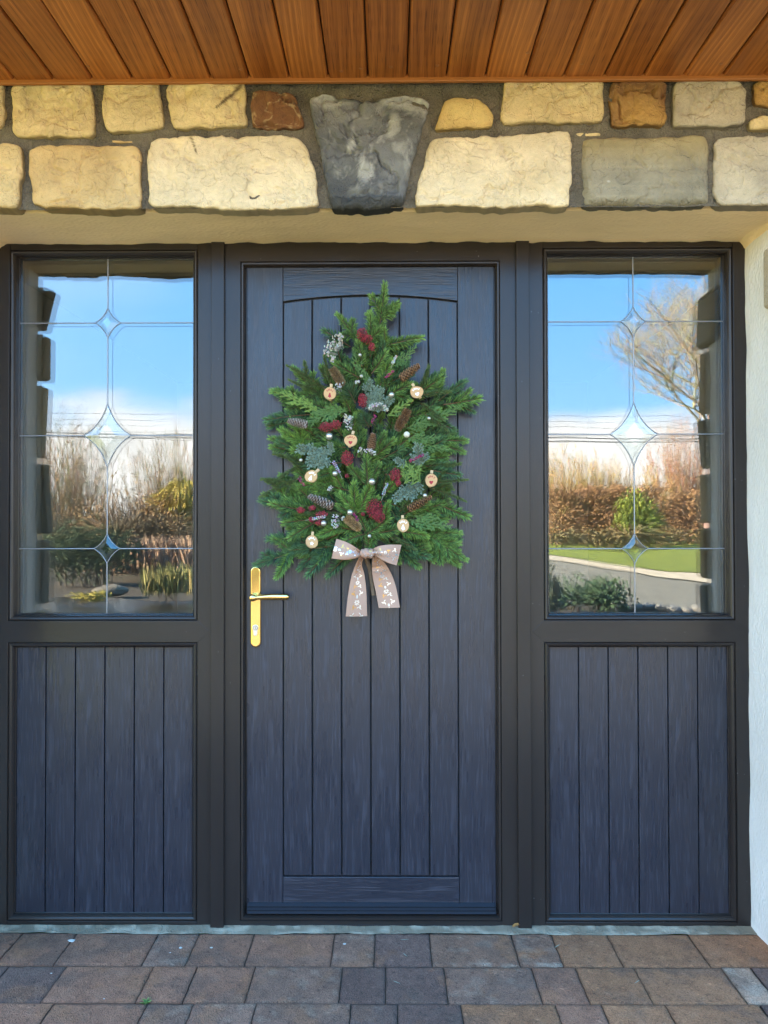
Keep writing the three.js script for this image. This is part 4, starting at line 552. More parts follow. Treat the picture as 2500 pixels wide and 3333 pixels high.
  const Lw = [
    ['fir', 'light', 420, 110, 235, 90, 4], ['fir', 'light', 430, 60, 270, 5, 4], ['fir', 'fir', 380, 150, 130, 120, 1], ['fir', 'fir', 330, 190, 140, 170, 1], ['spruce', 'spruce', 380, 270, 158, 205, 3], ['spruce', 'spruce', 370, 280, 175, 390, 3], ['spruce', 'spruce', 330, 390, 50, 500, 3], ['spruce', 'spruce', 300, 420, 70, 385, 3], ['spruce', 'spruce', 290, 470, 160, 560, 2], ['spruce', 'spruce', 360, 330, 240, 220, 4],
    ['juniper', 'jun', 560, 220, 420, 185, 7], ['juniper', 'jun', 540, 200, 400, 280, 7], ['juniper', 'jun', 560, 240, 470, 300, 7], ['juniper', 'jun', 560, 230, 560, 140, 7], ['juniper', 'jun', 480, 190, 330, 170, 6], ['cypress', 'cyp', 560, 320, 400, 330, 5], ['fir', 'fir', 620, 320, 470, 380, 5], ['fir', 'fir', 640, 200, 530, 100, 4], ['fir', 'fir', 760, 180, 660, 60, 5], ['fir', 'fir', 740, 240, 790, 90, 5],
    ['fir', 'fir', 820, 440, 825, 235, 6], ['fir', 'fir', 800, 430, 700, 290, 5], ['fir', 'fir', 830, 430, 900, 280, 5], ['fir', 'fir', 860, 250, 1000, 110, 5], ['fir', 'dark', 870, 280, 1060, 160, 4], ['fir', 'fir', 880, 200, 940, 60, 5], ['fir', 'dark', 900, 330, 1060, 260, 3], ['fir', 'light', 640, 450, 580, 350, 6], ['fir', 'light', 960, 480, 1010, 420, 6],
    ['fir', 'light', 740, 640, 720, 430, 7], ['fir', 'light', 760, 640, 830, 440, 7], ['fir', 'light', 740, 630, 630, 500, 7], ['fir', 'fir', 740, 650, 620, 590, 7], ['fir', 'fir', 780, 630, 890, 520, 6], ['fir', 'fir', 600, 480, 470, 440, 4], ['fir', 'dark', 560, 460, 430, 480, 2],
    ['juniper', 'jun', 1180, 300, 1190, 150, 6], ['juniper', 'jun', 1150, 290, 1250, 230, 6], ['juniper', 'jun', 1100, 300, 1030, 250, 6], ['juniper', 'jun', 1180, 420, 1060, 500, 6], ['juniper', 'jun', 1130, 440, 1010, 530, 6], ['juniper', 'jun', 1200, 400, 1120, 520, 6], ['cypress', 'lime', 1200, 420, 1100, 280, 8], ['cypress', 'lime', 1080, 430, 1150, 300, 8], ['cypress', 'lime', 1130, 440, 1200, 300, 8], ['cypress', 'lime', 1100, 420, 1070, 300, 8],
    ['cypress', 'cyp', 1150, 120, 1390, 200, 4], ['cypress', 'cyp', 1100, 100, 1330, 110, 5], ['cypress', 'cyp', 1120, 60, 1260, 10, 5], ['fir', 'fir', 1330, 120, 1520, 115, 2], ['fir', 'fir', 1340, 150, 1505, 195, 2], ['fir', 'dark', 1300, 60, 1450, 60, 1], ['spruce', 'spruce', 1240, 300, 1480, 290, 3], ['spruce', 'spruce', 1250, 430, 1530, 380, 4], ['spruce', 'spruce', 1260, 450, 1525, 535, 4], ['spruce', 'spruce', 1200, 420, 1380, 270, 3], ['spruce', 'spruce', 1240, 380, 1225, 520, 5], ['spruce', 'spruce', 1050, 620, 1220, 450, 5],
    ['fir', 'fir', 420, 620, 135, 585, 4], ['fir', 'fir', 400, 520, 300, 420, 3], ['fir', 'fir', 440, 600, 220, 530, 3], ['fir', 'fir', 440, 680, 230, 690, 3], ['fir', 'fir', 450, 700, 265, 795, 4], ['spruce', 'spruce', 640, 640, 330, 650, 6], ['fir', 'light', 640, 720, 480, 800, 6], ['fir', 'fir', 760, 760, 540, 720, 6], ['fir', 'fir', 800, 780, 640, 830, 6], ['fir', 'fir', 810, 760, 760, 640, 6], ['fir', 'fir', 820, 780, 980, 680, 6], ['fir', 'fir', 830, 790, 1050, 740, 5], ['fir', 'fir', 820, 760, 880, 640, 5],
    ['fir', 'fir', 1080, 640, 1250, 560, 4], ['fir', 'fir', 1120, 640, 1400, 560, 3], ['fir', 'fir', 1330, 570, 1525, 670, 3], ['fir', 'dark', 1180, 620, 1380, 640, 2], ['cypress', 'cyp', 1120, 680, 1405, 745, 5], ['cypress', 'cyp', 1150, 650, 1330, 680, 5], ['fir', 'light', 1060, 760, 1240, 790, 5], ['fir', 'dark', 1160, 800, 1420, 820, 2], ['fir', 'fir', 1300, 820, 1515, 970, 3], ['fir', 'dark', 1130, 850, 1400, 800, 1],
    ['spruce', 'spruce', 980, 800, 1170, 880, 5], ['fir', 'dark', 1050, 880, 1250, 950, 3], ['fir', 'fir', 1080, 900, 1180, 1025, 2], ['fir', 'dark', 1000, 830, 1120, 960, 2], ['spruce', 'spruce', 900, 800, 1000, 870, 4], ['fir', 'fir', 830, 900, 830, 790, 5],
    ['fir', 'dark', 300, 905, 35, 1015, 3], ['fir', 'dark', 600, 860, 260, 920, 3], ['fir', 'fir', 270, 900, 155, 800, 3], ['fir', 'light', 275, 920, 185, 1088, 3], ['fir', 'dark', 560, 890, 400, 1065, 3], ['fir', 'dark', 690, 920, 540, 1070, 2], ['fir', 'fir', 600, 880, 480, 990, 3], ['fir', 'dark', 700, 860, 560, 850, 4], ['fir', 'dark', 740, 900, 640, 1010, 1],
    ['pine', 'pine', 850, 20, 800, -30, 6], ['fir', 'fir', 560, 20, 460, -50, 4], ['fir', 'dark', 950, 560, 1010, 640, 3], ['fir', 'light', 930, 700, 960, 590, 6],
  ].map(q => [q[0], q[1], pB(q[2], q[3]), pB(q[4], q[5]), q[6]]);
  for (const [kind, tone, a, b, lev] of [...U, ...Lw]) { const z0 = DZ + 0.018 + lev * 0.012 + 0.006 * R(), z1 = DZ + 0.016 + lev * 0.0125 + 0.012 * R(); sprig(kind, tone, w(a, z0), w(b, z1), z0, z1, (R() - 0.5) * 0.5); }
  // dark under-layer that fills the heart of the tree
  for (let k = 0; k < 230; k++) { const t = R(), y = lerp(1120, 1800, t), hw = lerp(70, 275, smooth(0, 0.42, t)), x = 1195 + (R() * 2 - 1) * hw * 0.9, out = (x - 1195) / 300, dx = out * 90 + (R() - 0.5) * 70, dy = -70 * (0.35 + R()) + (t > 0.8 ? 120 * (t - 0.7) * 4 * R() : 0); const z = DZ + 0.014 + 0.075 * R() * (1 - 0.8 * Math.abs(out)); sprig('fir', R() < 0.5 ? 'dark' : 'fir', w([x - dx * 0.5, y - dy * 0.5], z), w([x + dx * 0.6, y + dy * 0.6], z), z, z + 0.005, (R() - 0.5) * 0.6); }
  // more long loose sprigs fanning outward over the lower two thirds
  for (let k = 0; k < 44; k++) { const t = R(), sgn = k % 2 ? 1 : -1, y = lerp(1290, 1790, t), x = 1195 + sgn * lerp(40, 215, R()), L = 90 + 60 * R(), a = lerp(-0.75, 0.5, t) + (R() - 0.5) * 0.7, z = DZ + 0.045 + 0.03 * R(); sprig('fir', ['fir', 'dark', 'fir', 'light'][Math.floor(R() * 3.4)], w([x, y], z), w([x + sgn * Math.cos(a) * L, y + Math.sin(a) * L], z), z, z - 0.008, (R() - 0.5) * 0.6); }
  // central stem
  const stem = new MB(); const sp = [pB(820, 600), [1000 + 800 / 4.1475, 1700 + 480 / 4.1475], [1000 + 838 / 4.1475, 1700 + 600 / 4.1475], [1000 + 896 / 4.1475, 1700 + 985 / 4.1475]].map((p, i) => V(...w(p, 0.005), [0.012, 0.02, 0.012, 0.004][i])); const sc = new THREE.CatmullRomCurve3(sp);
  const tg = new THREE.TubeGeometry(sc, 60, 0.0068, 10), tp = tg.attributes.position, tcol = []; for (let i = 0; i < tp.count; i++) { const k = fbm(tp.getX(i) * 300, tp.getY(i) * 120, tp.getZ(i) * 300, 3); tcol.push(...[0.2, 0.125, 0.07].map(c => c * (0.5 + k))); } tg.setAttribute('color', new THREE.Float32BufferAttribute(tcol, 3));
  part('stem', tg, barkMat, sw); { const e = sp[3], cg = new THREE.CircleGeometry(0.0068, 14); cg.rotateX(Math.PI / 2); cg.translate(e.x, e.y - 0.0003, e.z); part('cut_end', cg, std({ color: lin(0.5, 0.33, 0.17) }), sw); }
  // cones
  function cone(len, rad, seed, tip) { const g = new MB(), R2 = rng(seed), N = 84; g.ball(V(0, 0, 0), 0.001, [0.1, 0.05, 0.02], 5); for (let k = 0; k < N; k++) { const t = (k + 0.5) / N, y = (t - 0.5) * len, r = rad * Math.pow(Math.sin(Math.PI * clamp(0.12 + 0.86 * t)), 0.75) * (1.05 - 0.35 * t), a = k * 2.39996, d = V(Math.cos(a), 0, Math.sin(a)), p = V(d.x * r * 0.55, y - 0.002, d.z * r * 0.55), s = V(-d.z, 0, d.x), dir = d.clone().multiplyScalar(0.85).add(V(0, 0.6, 0)).normalize(), l = rad * 0.85 * (1.1 - 0.4 * t), ww = rad * 0.8, o = g.n, c0 = [0.08, 0.03, 0.012], c1 = mixc([0.46, 0.23, 0.09], [0.85, 0.82, 0.76], tip * (0.4 + 0.6 * R2())); const q = (u, v, c, h = 0) => g.v(p.x + dir.x * l * u + s.x * ww * v + d.x * h, p.y + dir.y * l * u + s.y * ww * v, p.z + dir.z * l * u + s.z * ww * v + d.z * h, c); q(0, -0.4, c0); q(0, 0.4, c0); q(0.65, 0.5, mixc(c0, c1, 0.7), 0.001); q(1, 0, c1, 0.0015); q(0.65, -0.5, mixc(c0, c1, 0.7), 0.001); q(0.6, 0, mixc(c0, c1, 0.5), 0.0022); for (const [i, j] of [[0, 1], [1, 2], [2, 3], [3, 4], [4, 0]]) g.t(o + i, o + j, o + 5); } g.tube(V(0, -len / 2, 0), V(0, len / 2 - 0.006, 0), rad * 0.55, rad * 0.3, [0.07, 0.035, 0.015], 8); return g.geo(); }
  function fuzzy(len, rad, seed, c) { const g = new MB(), R2 = rng(seed); for (let k = 0; k < 1500; k++) { const t = R2(), y = (t - 0.5) * len * 0.96, r = rad * 0.5 * Math.pow(Math.sin(Math.PI * clamp(0.08 + 0.86 * t)), 0.5), a = R2() * 6.28, d = V(Math.cos(a), 0.35 + 0.5 * R2(), Math.sin(a)).normalize(), m = 0.55 + 0.9 * R2(); g.blade(V(d.x * r, y, d.z * r), d, rad * 0.62 * (0.7 + 0.6 * R2()), 0.0011, V(R2() - 0.5, R2() - 0.5, R2() - 0.5).normalize(), c.map(q => q * 0.5 * m), c.map(q => q * 1.15 * m), 0.1); } g.tube(V(0, -len / 2, 0), V(0, len / 2, 0), rad * 0.5, rad * 0.4, c.map(q => q * 0.4), 8); return g.geo(); }
  const place = (name, geo, mat, a, b, z, label) => { const A2 = V(...w(a, z), z), B2 = V(...w(b, z + 0.005), z + 0.005), o = part(name, geo, mat, sw); o.position.copy(A2.clone().add(B2).multiplyScalar(0.5)); o.quaternion.setFromRotationMatrix(basis(B2.clone().sub(A2), V(0, 0, 1))); if (label) o.userData.label = label; return o; };
  const mm = (a, b) => Math.hypot(a[0] - b[0], a[1] - b[1]) * 0.00092;
  const cones = [[pA(1055, 728), pA(1188, 632), 0.0135, 0.12, 'reddish brown cone at the upper right'], [pA(395, 1055), pA(258, 1025), 0.0125, 0.85, 'white-tipped cone at the left'], [pB(845, 178), pB(862, 68), 0.0125, 0.3, 'upright tan cone near the middle'], [pB(578, 588), pB(405, 512), 0.0135, 0.75, 'frosted cone at the lower left'], [pB(1110, 608), pB(1275, 518), 0.012, 0.05, 'dark cone at the lower right']];
  cones.forEach(([a, b, r, tip, l], k) => place('pine_cone', cone(mm(a, b), r, 40 + k, tip), dullMat, a, b, DZ + 0.115, l));
  const fz = [[pA(650, 778), pA(570, 655), 0.0155, [0.3, 0.19, 0.085], 'fluffy brown seed head at the upper left'], [pA(1028, 1095), pA(1110, 950), 0.0165, [0.27, 0.14, 0.06], 'fluffy rust brown seed head at the right'], [pB(775, 750), pB(668, 668), 0.0155, [0.52, 0.33, 0.14], 'fluffy tan seed head at the bottom']];
  fz.forEach(([a, b, r, c, l], k) => place('seed_head', fuzzy(mm(a, b), r, 60 + k, c), dullMat, a, b, DZ + 0.112, l));
  // pearls and baubles
  const bm = std({ color: lin(0.62, 0.57, 0.48), metalness: 0.8, roughness: 0.3 }), bm2 = std({ color: lin(0.66, 0.6, 0.45), roughness: 0.6 });
  for (const [p, r] of [[pA(768, 558), 6], [pA(778, 708), 5.5], [pA(992, 840), 9.5], [pA(1258, 1008), 5.5], [pB(550, 87), 12], [pB(1100, 75), 10, 1], [pB(853, 410), 11.5], [pB(348, 257), 6], [pB(590, 352), 9], [pB(1230, 508), 7], [pB(697, 628), 9.5], [pB(510, 705), 9.5], [pB(835, 797), 6]]) { const g = new THREE.SphereGeometry(r * 0.00091, 20, 14), z = DZ + 0.125; part('bauble', g, r === 10 ? bm2 : bm, sw, [...w(p, z), z]); }
  // red berry heads (skimmia): hundreds of tiny buds on domed heads
  function berries(rx, ry, n, seed, col) { const g = new MB(), R2 = rng(seed); for (let k = 0; k < n; k++) { const r = Math.sqrt((k + 0.5) / n), a = k * 2.39996, x = r * Math.cos(a) * rx * (0.9 + 0.3 * R2()), y = r * Math.sin(a) * ry * (0.9 + 0.3 * R2()), z = 0.02 * Math.sqrt(Math.max(0, 1 - r * r)) + 0.006 * (R2() - 0.5), m = 0.4 + 1.1 * R2(); g.ball(V(x, y, z), 0.0016 + 0.0006 * R2(), col.map(q => q * m), 5); if (k % 3 === 0) g.tube(V(x * 0.3, y * 0.3, -0.01), V(x, y, z), 0.0008, 0.0006, [0.14, 0.03, 0.03], 3); } return g.geo(); }
  const berryMat = std({ vertexColors: true, roughness: 0.5 });
  const red = [0.27, 0.02, 0.026];
  for (const [p, rx, ry, n] of [[pA(785, 415), 19, 20, 80], [pA(820, 450), 18, 15, 60], [pA(852, 505), 10, 14, 40], [pA(788, 885), 15, 22, 95], [pA(530, 1070), 22, 15, 95], [pA(600, 1055), 17, 14, 70], [pB(678, 245), 19, 23, 130], [pB(1022, 365), 19, 22, 120], [pB(1040, 420), 9, 10, 30], [pB(870, 605), 27, 30, 190], [pB(905, 660), 20, 18, 80], [pB(350, 612), 13, 10, 45], [pB(430, 598), 11, 8, 35], [pB(500, 640), 19, 9, 50], [pB(425, 680), 8, 9, 25], [pB(675, 370), 5, 6, 14], [pB(790, 640), 6, 6, 16], [pB(480, 700), 12, 9, 32]]) { const z = DZ + 0.105; part('berry_head', berries(rx * 0.0009, ry * 0.0009, n, 300 + n + rx, red), berryMat, sw, [...w(p, z), z]); }
  const pink = [0.32, 0.03, 0.1];
  for (const [a, b, n] of [[pA(945, 720), pA(1010, 672), 45], [pA(850, 1040), pA(880, 985), 30], [pB(1120, 265), pB(1220, 220), 70], [pB(370, 440), pB(335, 375), 36], [pB(755, 690), pB(720, 630), 40]]) { const R2 = rng(n), g = new MB(), l = mm(a, b); for (let k = 0; k < n; k++) g.ball(V((R2() - 0.5) * 0.008, (R2() - 0.5) * l, (R2() - 0.3) * 0.007), 0.0014 + 0.0006 * R2(), pink.map(q => q * (0.5 + R2())), 5); place('heather', g.geo(), berryMat, a, b, DZ + 0.115); }
  // dried white flower heads and lavender
  function dried(s, n, seed) { const g = new MB(), R2 = rng(seed); for (let k = 0; k < n; k++) { const a = (R2() - 0.5) * 1.7, l = s * (0.6 + 0.35 * R2()), p = V(Math.sin(a) * l * 0.9, Math.cos(a) * l, (R2() - 0.2) * s * 0.4), c = [0.55, 0.5, 0.43].map(q => q * (0.75 + 0.4 * R2())); if (k % 3 === 0) g.tube(p.clone().multiplyScalar(0.45), p, 0.0006, 0.0004, [0.3, 0.26, 0.2], 3); g.ball(p, 0.0017 + 0.0011 * R2(), c, 5); if (R2() < 0.6) g.ball(p.clone().add(V(0.002, 0.002, 0.001)), 0.0016, c, 5); } return g.geo(); }
  for (const [a, b, n] of [[pA(660, 560), pA(530, 450), 75], [pA(640, 530), pA(600, 480), 40], [pA(600, 600), pA(560, 580), 16], [pA(880, 960), pA(850, 900), 26], [pA(900, 960), pA(950, 900), 34], [pA(740, 1030), pA(640, 1050), 34], [pA(720, 1030), pA(680, 1000), 16], [pA(640, 850), pA(585, 765), 22], [pB(790, 240), pB(780, 160), 12], [pB(830, 230), pB(860, 175), 30], [pB(650, 690), pB(555, 690), 26], [pB(660, 680), pB(635, 665), 8], [pA(760, 770), pA(740, 740), 12], [pB(580, 480), pB(540, 450), 9]]) { const l = mm(a, b) * 0.95, o = place('dried_flower', dried(l, n, n * 7), dullMat, a, b, DZ + 0.112); const A2 = w(a, DZ + 0.112); o.position.set(A2[0], A2[1], DZ + 0.112); }
  for (const [a, b, c] of [[pA(1000, 620), pA(1025, 560), 0], [pB(620, 345), pB(575, 258), 1], [pB(935, 500), pB(962, 415), 1], [pB(430, 675), pB(530, 655), 0]]) { const l = mm(a, b), g = new MB(), R2 = rng(Math.round(l * 1e5)); g.tube(V(0, -l, 0), V(0, l / 2, 0), 0.0009, 0.0007, [0.3, 0.28, 0.2], 4); for (let k = 0; k < 34; k++) { const t = Math.floor(k / 5) / 7, q = R2() * 6.28; g.ball(V(Math.cos(q) * 0.0035, (t - 0.5) * l + 0.002 * R2(), Math.sin(q) * 0.0035), 0.0022, (c ? [0.36, 0.33, 0.38] : [0.55, 0.5, 0.43]).map(x => x * (0.6 + 0.7 * R2())), 5); } place('lavender', g.geo(), dullMat, a, b, DZ + 0.118); }
}
// ------------------------------------------------------------------ wooden disc clips
{
  const wood = std({ color: lin(0.6, 0.4, 0.2), roughness: 0.75 }), bark = std({ color: lin(0.2, 0.1, 0.045), roughness: 0.9 });
  const face = (ink, motif) => { // the print on a slice of wood
    const c = document.createElement('canvas'); c.width = c.height = 256; const x = c.getContext('2d'); x.fillStyle = '#c99a66'; x.fillRect(0, 0, 256, 256);
    for (let r = 10; r < 128; r += 9) { x.strokeStyle = r % 2 ? 'rgba(190,135,80,0.35)' : 'rgba(205,150,95,0.3)'; x.lineWidth = 3; x.beginPath(); x.arc(124, 132, r, 0, 7); x.stroke(); }
    x.fillStyle = ink; x.font = 'bold 54px sans-serif'; x.textAlign = 'center'; x.textBaseline = 'middle';
    [...'XMAS'].forEach((ch, k) => { const a = (-0.78 + k * 0.52); x.save(); x.translate(128 + 84 * Math.sin(a), 136 - 84 * Math.cos(a)); x.rotate(a); x.fillText(ch, 0, 0); x.restore(); });
    x.beginPath();
    if (motif === 'heart') { x.moveTo(128, 215); x.bezierCurveTo(60, 165, 85, 120, 128, 148); x.bezierCurveTo(171, 120, 196, 165, 128, 215); }
    if (motif === 'tree') { const P = [[128, 108], [150, 142], [140, 142], [162, 172], [148, 172], [172, 206], [136, 206], [136, 226], [120, 226], [120, 206], [84, 206], [108, 172], [94, 172], [116, 142], [106, 142]]; P.forEach((p, i) => i ? x.lineTo(...p) : x.moveTo(...p)); }
    if (motif === 'star') for (let k = 0; k < 10; k++) { const a = k * Math.PI / 5, r = k % 2 ? 20 : 48; x.lineTo(128 + r * Math.sin(a), 168 - r * Math.cos(a)); }
    x.closePath(); x.fill(); const t = new THREE.CanvasTexture(c); t.colorSpace = THREE.SRGBColorSpace; return std({ map: t, roughness: 0.7 });
  };
  const redInk = '#a3262c', white = '#f6f2ea';
  const D = [[pA(555, 832), 0.1, redInk, 'tree', 0, 'round wooden clip with a red tree, upper left of the swag'], [pA(1172, 822), -0.25, white, 'heart', -0.25, 'round wooden clip with a white heart, upper right of the swag'], [pB(703, 118), 0.1, redInk, 'heart', 0.15, 'round wooden clip with a red heart, near the swag centre'], [pB(423, 372), 0.35, white, 'tree', 0.5, 'round wooden clip with a white tree, left of the swag beside the spruce'], [pB(1274, 400), 0.02, redInk, 'heart', 0.1, 'round wooden clip with a red heart at the right edge of the swag'], [pB(1074, 720), 0.05, white, 'tree', -0.1, 'round wooden clip with a white tree, lower right above the bow'], [pB(426, 836), 0.05, white, 'star', 0.05, 'round wooden clip with a white star, lower left of the swag']];
  D.forEach(([p, roll, ink, motif, pegTilt, label], k) => {
    const z = DZ + 0.138 - (k === 6 ? 0.03 : 0), [x, y] = onZ(p[0], p[1], z), t = thing('wooden_clip', label, 'ornament', [x, y, z], 'wooden disc clips on the swag'); t.rotation.set(-0.08 + 0.1 * hash(k, 1, 2), (hash(k, 2, 2) - 0.5) * 0.35, -roll);
    const r = 0.0188, rim = new THREE.CylinderGeometry(r, r * 1.02, 0.006, 40, 1, true), q = rim.attributes.position, cg = new THREE.CircleGeometry(r - 0.0006, 40), cq = cg.attributes.position; const wob = a => 1 + 0.05 * Math.sin(2 * a + k) + 0.03 * Math.sin(3 * a + k * 2);
    for (let i = 0; i < q.count; i++) { const s = wob(Math.atan2(q.getZ(i), q.getX(i))); q.setX(i, q.getX(i) * s); q.setZ(i, q.getZ(i) * s); } rim.rotateX(-Math.PI / 2); for (let i = 0; i < cq.count; i++) { const s = wob(Math.atan2(-cq.getY(i), cq.getX(i))); cq.setX(i, cq.getX(i) * s); cq.setY(i, cq.getY(i) * s); } cg.translate(0, 0, 0.0029); const bk = cg.clone(); bk.rotateY(Math.PI); bk.computeVertexNormals();
    part('bark_rim', rim, std({ color: lin(0.2, 0.1, 0.045), roughness: 0.9, side: THREE.DoubleSide }), t); part('face', cg, face(ink, motif), t); part('back', bk, wood, t);
    const pg = new THREE.Group(); pg.name = 'peg'; pg.position.set(0, 0.004, -0.005); pg.rotation.z = -pegTilt; t.add(pg);
    part('peg_leg', box(-0.0038, 0.0038, -0.024, 0.026, 0, 0.0024, 0.0007), wood, pg); part('peg_leg', box(-0.0038, 0.0038, -0.024, 0.026, -0.0062, -0.0036, 0.0007), wood, pg); const sp = new THREE.TorusGeometry(0.0022, 0.0005, 6, 14); sp.rotateY(Math.PI / 2); sp.translate(0, 0.004, -0.0018); part('spring', sp, steel, pg);
  });
}
// ------------------------------------------------------------------ ribbon bow
{
  const b = thing('ribbon_bow', 'pinkish beige ribbon bow with silver and gold foil scrolls, tied under the swag', 'bow');
  const draw = metal => { const c = document.createElement('canvas'); c.width = 256; c.height = 512; const x = c.getContext('2d'); x.fillStyle = metal ? 'rgb(0,190,0)' : '#b48d76'; x.fillRect(0, 0, 256, 512);
    const R = rng(9); const leaf = (px, py, s, rot, f) => { x.save(); x.translate(px, py); x.rotate(rot); x.scale(s * f, s); x.fillStyle = metal ? 'rgb(0,70,225)' : (R() < 0.3 ? '#d9a860' : '#efece6'); x.beginPath(); x.moveTo(0, 0); x.bezierCurveTo(30, -6, 40, -34, 12, -52); x.bezierCurveTo(26, -34, 14, -22, 0, -22); x.bezierCurveTo(-14, -22, -16, -6, 0, 0); x.fill(); x.beginPath(); x.arc(-8, -4, 9, 0, 7); x.fill(); x.beginPath(); x.ellipse(26, 10, 16, 6, 0.6, 0, 7); x.fill(); x.restore(); };
    for (const oy of [0, 256]) { leaf(62, 90 + oy, 1.05, 0.2, 1); leaf(194, 90 + oy, 1.05, -0.2, -1); leaf(92, 190 + oy, 0.9, -1.0, 1); leaf(164, 190 + oy, 0.9, 1.0, -1); for (let k = 0; k < 8; k++) { const a = k / 8 * 6.283; x.save(); x.translate(128, 232 + oy - (k % 2) * 2); x.rotate(a); x.fillStyle = metal ? 'rgb(0,70,225)' : '#e9e6e2'; x.beginPath(); x.ellipse(0, -22, 6, 13, 0, 0, 7); x.fill(); x.restore(); } x.fillStyle = metal ? 'rgb(0,70,225)' : '#cfd5dc'; x.beginPath(); x.ellipse(128, 40 + oy, 12, 22, 0, 0, 7); x.fill(); }
    const t = new THREE.CanvasTexture(c); t.wrapS = t.wrapT = THREE.RepeatWrapping; if (!metal) t.colorSpace = THREE.SRGBColorSpace; return t; };
  const col = draw(false), met = draw(true), rib = std({ map: col, metalnessMap: met, roughnessMap: met, metalness: 1, roughness: 1, side: THREE.DoubleSide });
  const P = (x, y, z) => { const q = onZ(1000 + x / 4.1475, 1700 + y / 4.1475, z); return V(q[0], q[1], z); };
  const curve = pts => new THREE.CatmullRomCurve3(pts.map(p => P(p[0], p[1], p[2] ?? 0.075)));
  function sheet(topPts, botPts, zf, n = 40, m = 16, vs = 1.1, v0 = 0) { const a = curve(topPts), c = curve(botPts), g = new MB(); for (let i = 0; i <= n; i++) { const u = i / n, A = a.getPoint(u), B = c.getPoint(u); for (let j = 0; j <= m; j++) { const t = j / m, p = A.clone().lerp(B, t); p.z += zf(u, t); g.v(p.x, p.y, p.z, [1, 1, 1], t, v0 + u * vs); } } for (let i = 0; i < n; i++) for (let j = 0; j < m; j++) { const o = i * (m + 1) + j; g.q(o, o + 1, o + m + 2, o + m + 1); } return g.geo(); }
  const lt = [[725, 385], [650, 330], [540, 268], [395, 222]], lb = [[735, 445], [640, 478], [500, 497], [330, 487]];
  const rt = [[875, 362], [960, 322], [1100, 300], [1272, 303]], rb = [[885, 435], [960, 470], [1070, 530], [1208, 583]];
  const fold = (u, t, s) => 0.004 * Math.sin(t * 9 + s) * Math.pow(1 - u, 1.5) + 0.0035 * Math.sin(t * 5 + s * 2 + u * 3) * (1 - u * 0.5);
  for (const [T2, B2, s] of [[lt, lb, 1], [rt, rb, 2.4]]) {
    const g1 = sheet(T2, B2, (u, t) => 0.02 * Math.pow(Math.sin(Math.PI * Math.min(u, 0.985)), 0.75) + fold(u, t, s) + 0.004 * Math.sin(Math.PI * t) * u, 40, 18, 1.1, s);
    const sh = T2.map((p, i) => [p[0], p[1] + 10 * (i === 3 ? 0 : 1)]), sb = B2.map((p, i) => [p[0] - (i === 3 ? 0 : 0), p[1] + (i === 3 ? 0 : 14)]);
    const g2 = sheet(sh, sb, (u, t) => -0.014 * Math.pow(Math.sin(Math.PI * Math.min(u, 0.985)), 0.75) - 0.002, 40, 12, 1.1, s + 0.4);
    part('loop', mergeGeometries([g1, g2]), rib, b);
  }
  part('tail', sheet([[705, 460, 0.06], [650, 580, 0.045], [600, 720, 0.03], [556, 960, 0.02], [520, 1270, 0.012]], [[765, 470, 0.06], [738, 570, 0.045], [772, 700, 0.03], [798, 930, 0.02], [810, 1266, 0.012]], (u, t) => 0.007 * Math.sin(t * 7 + 0.4) * (1 - u) + 0.006 * Math.sin(Math.PI * t) * u - 0.004 * Math.sin(u * 6), 50, 16, 2.1, 0.25), rib, b);
  part('tail', sheet([[885, 470, 0.06], [876, 600, 0.045], [886, 740, 0.03], [930, 960, 0.022], [966, 1157, 0.02]], [[940, 445, 0.06], [1055, 560, 0.05], [1142, 710, 0.034], [1200, 880, 0.03], [1252, 1150, 0.026]], (u, t) => 0.006 * Math.sin(t * 6 + 1.4) * (1 - u) - 0.01 * Math.exp(-(((u - 0.28) / 0.06) ** 2)) * (1 - t * 0.7) + 0.004 * Math.sin(Math.PI * t) * u, 50, 16, 1.9, 0.6), rib, b);
  const kg = new THREE.SphereGeometry(1, 40, 28), kp = kg.attributes.position; const kc = P(812, 418, 0.082); for (let i = 0; i < kp.count; i++) { const x = kp.getX(i), y = kp.getY(i), z = kp.getZ(i), wr = 1 + 0.1 * Math.sin(x * 9 + y * 3 + Math.sin(y * 4)) + 0.05 * Math.sin(x * 17 - y * 6), sq = 1 - 0.12 * Math.exp(-9 * x * x); kp.setXYZ(i, kc.x + x * 0.0225 * (0.9 + 0.1 * wr), kc.y + y * 0.0165 * wr * sq, kc.z + z * 0.016 * wr); } kg.computeVertexNormals(); part('knot', kg, rib, b);
}
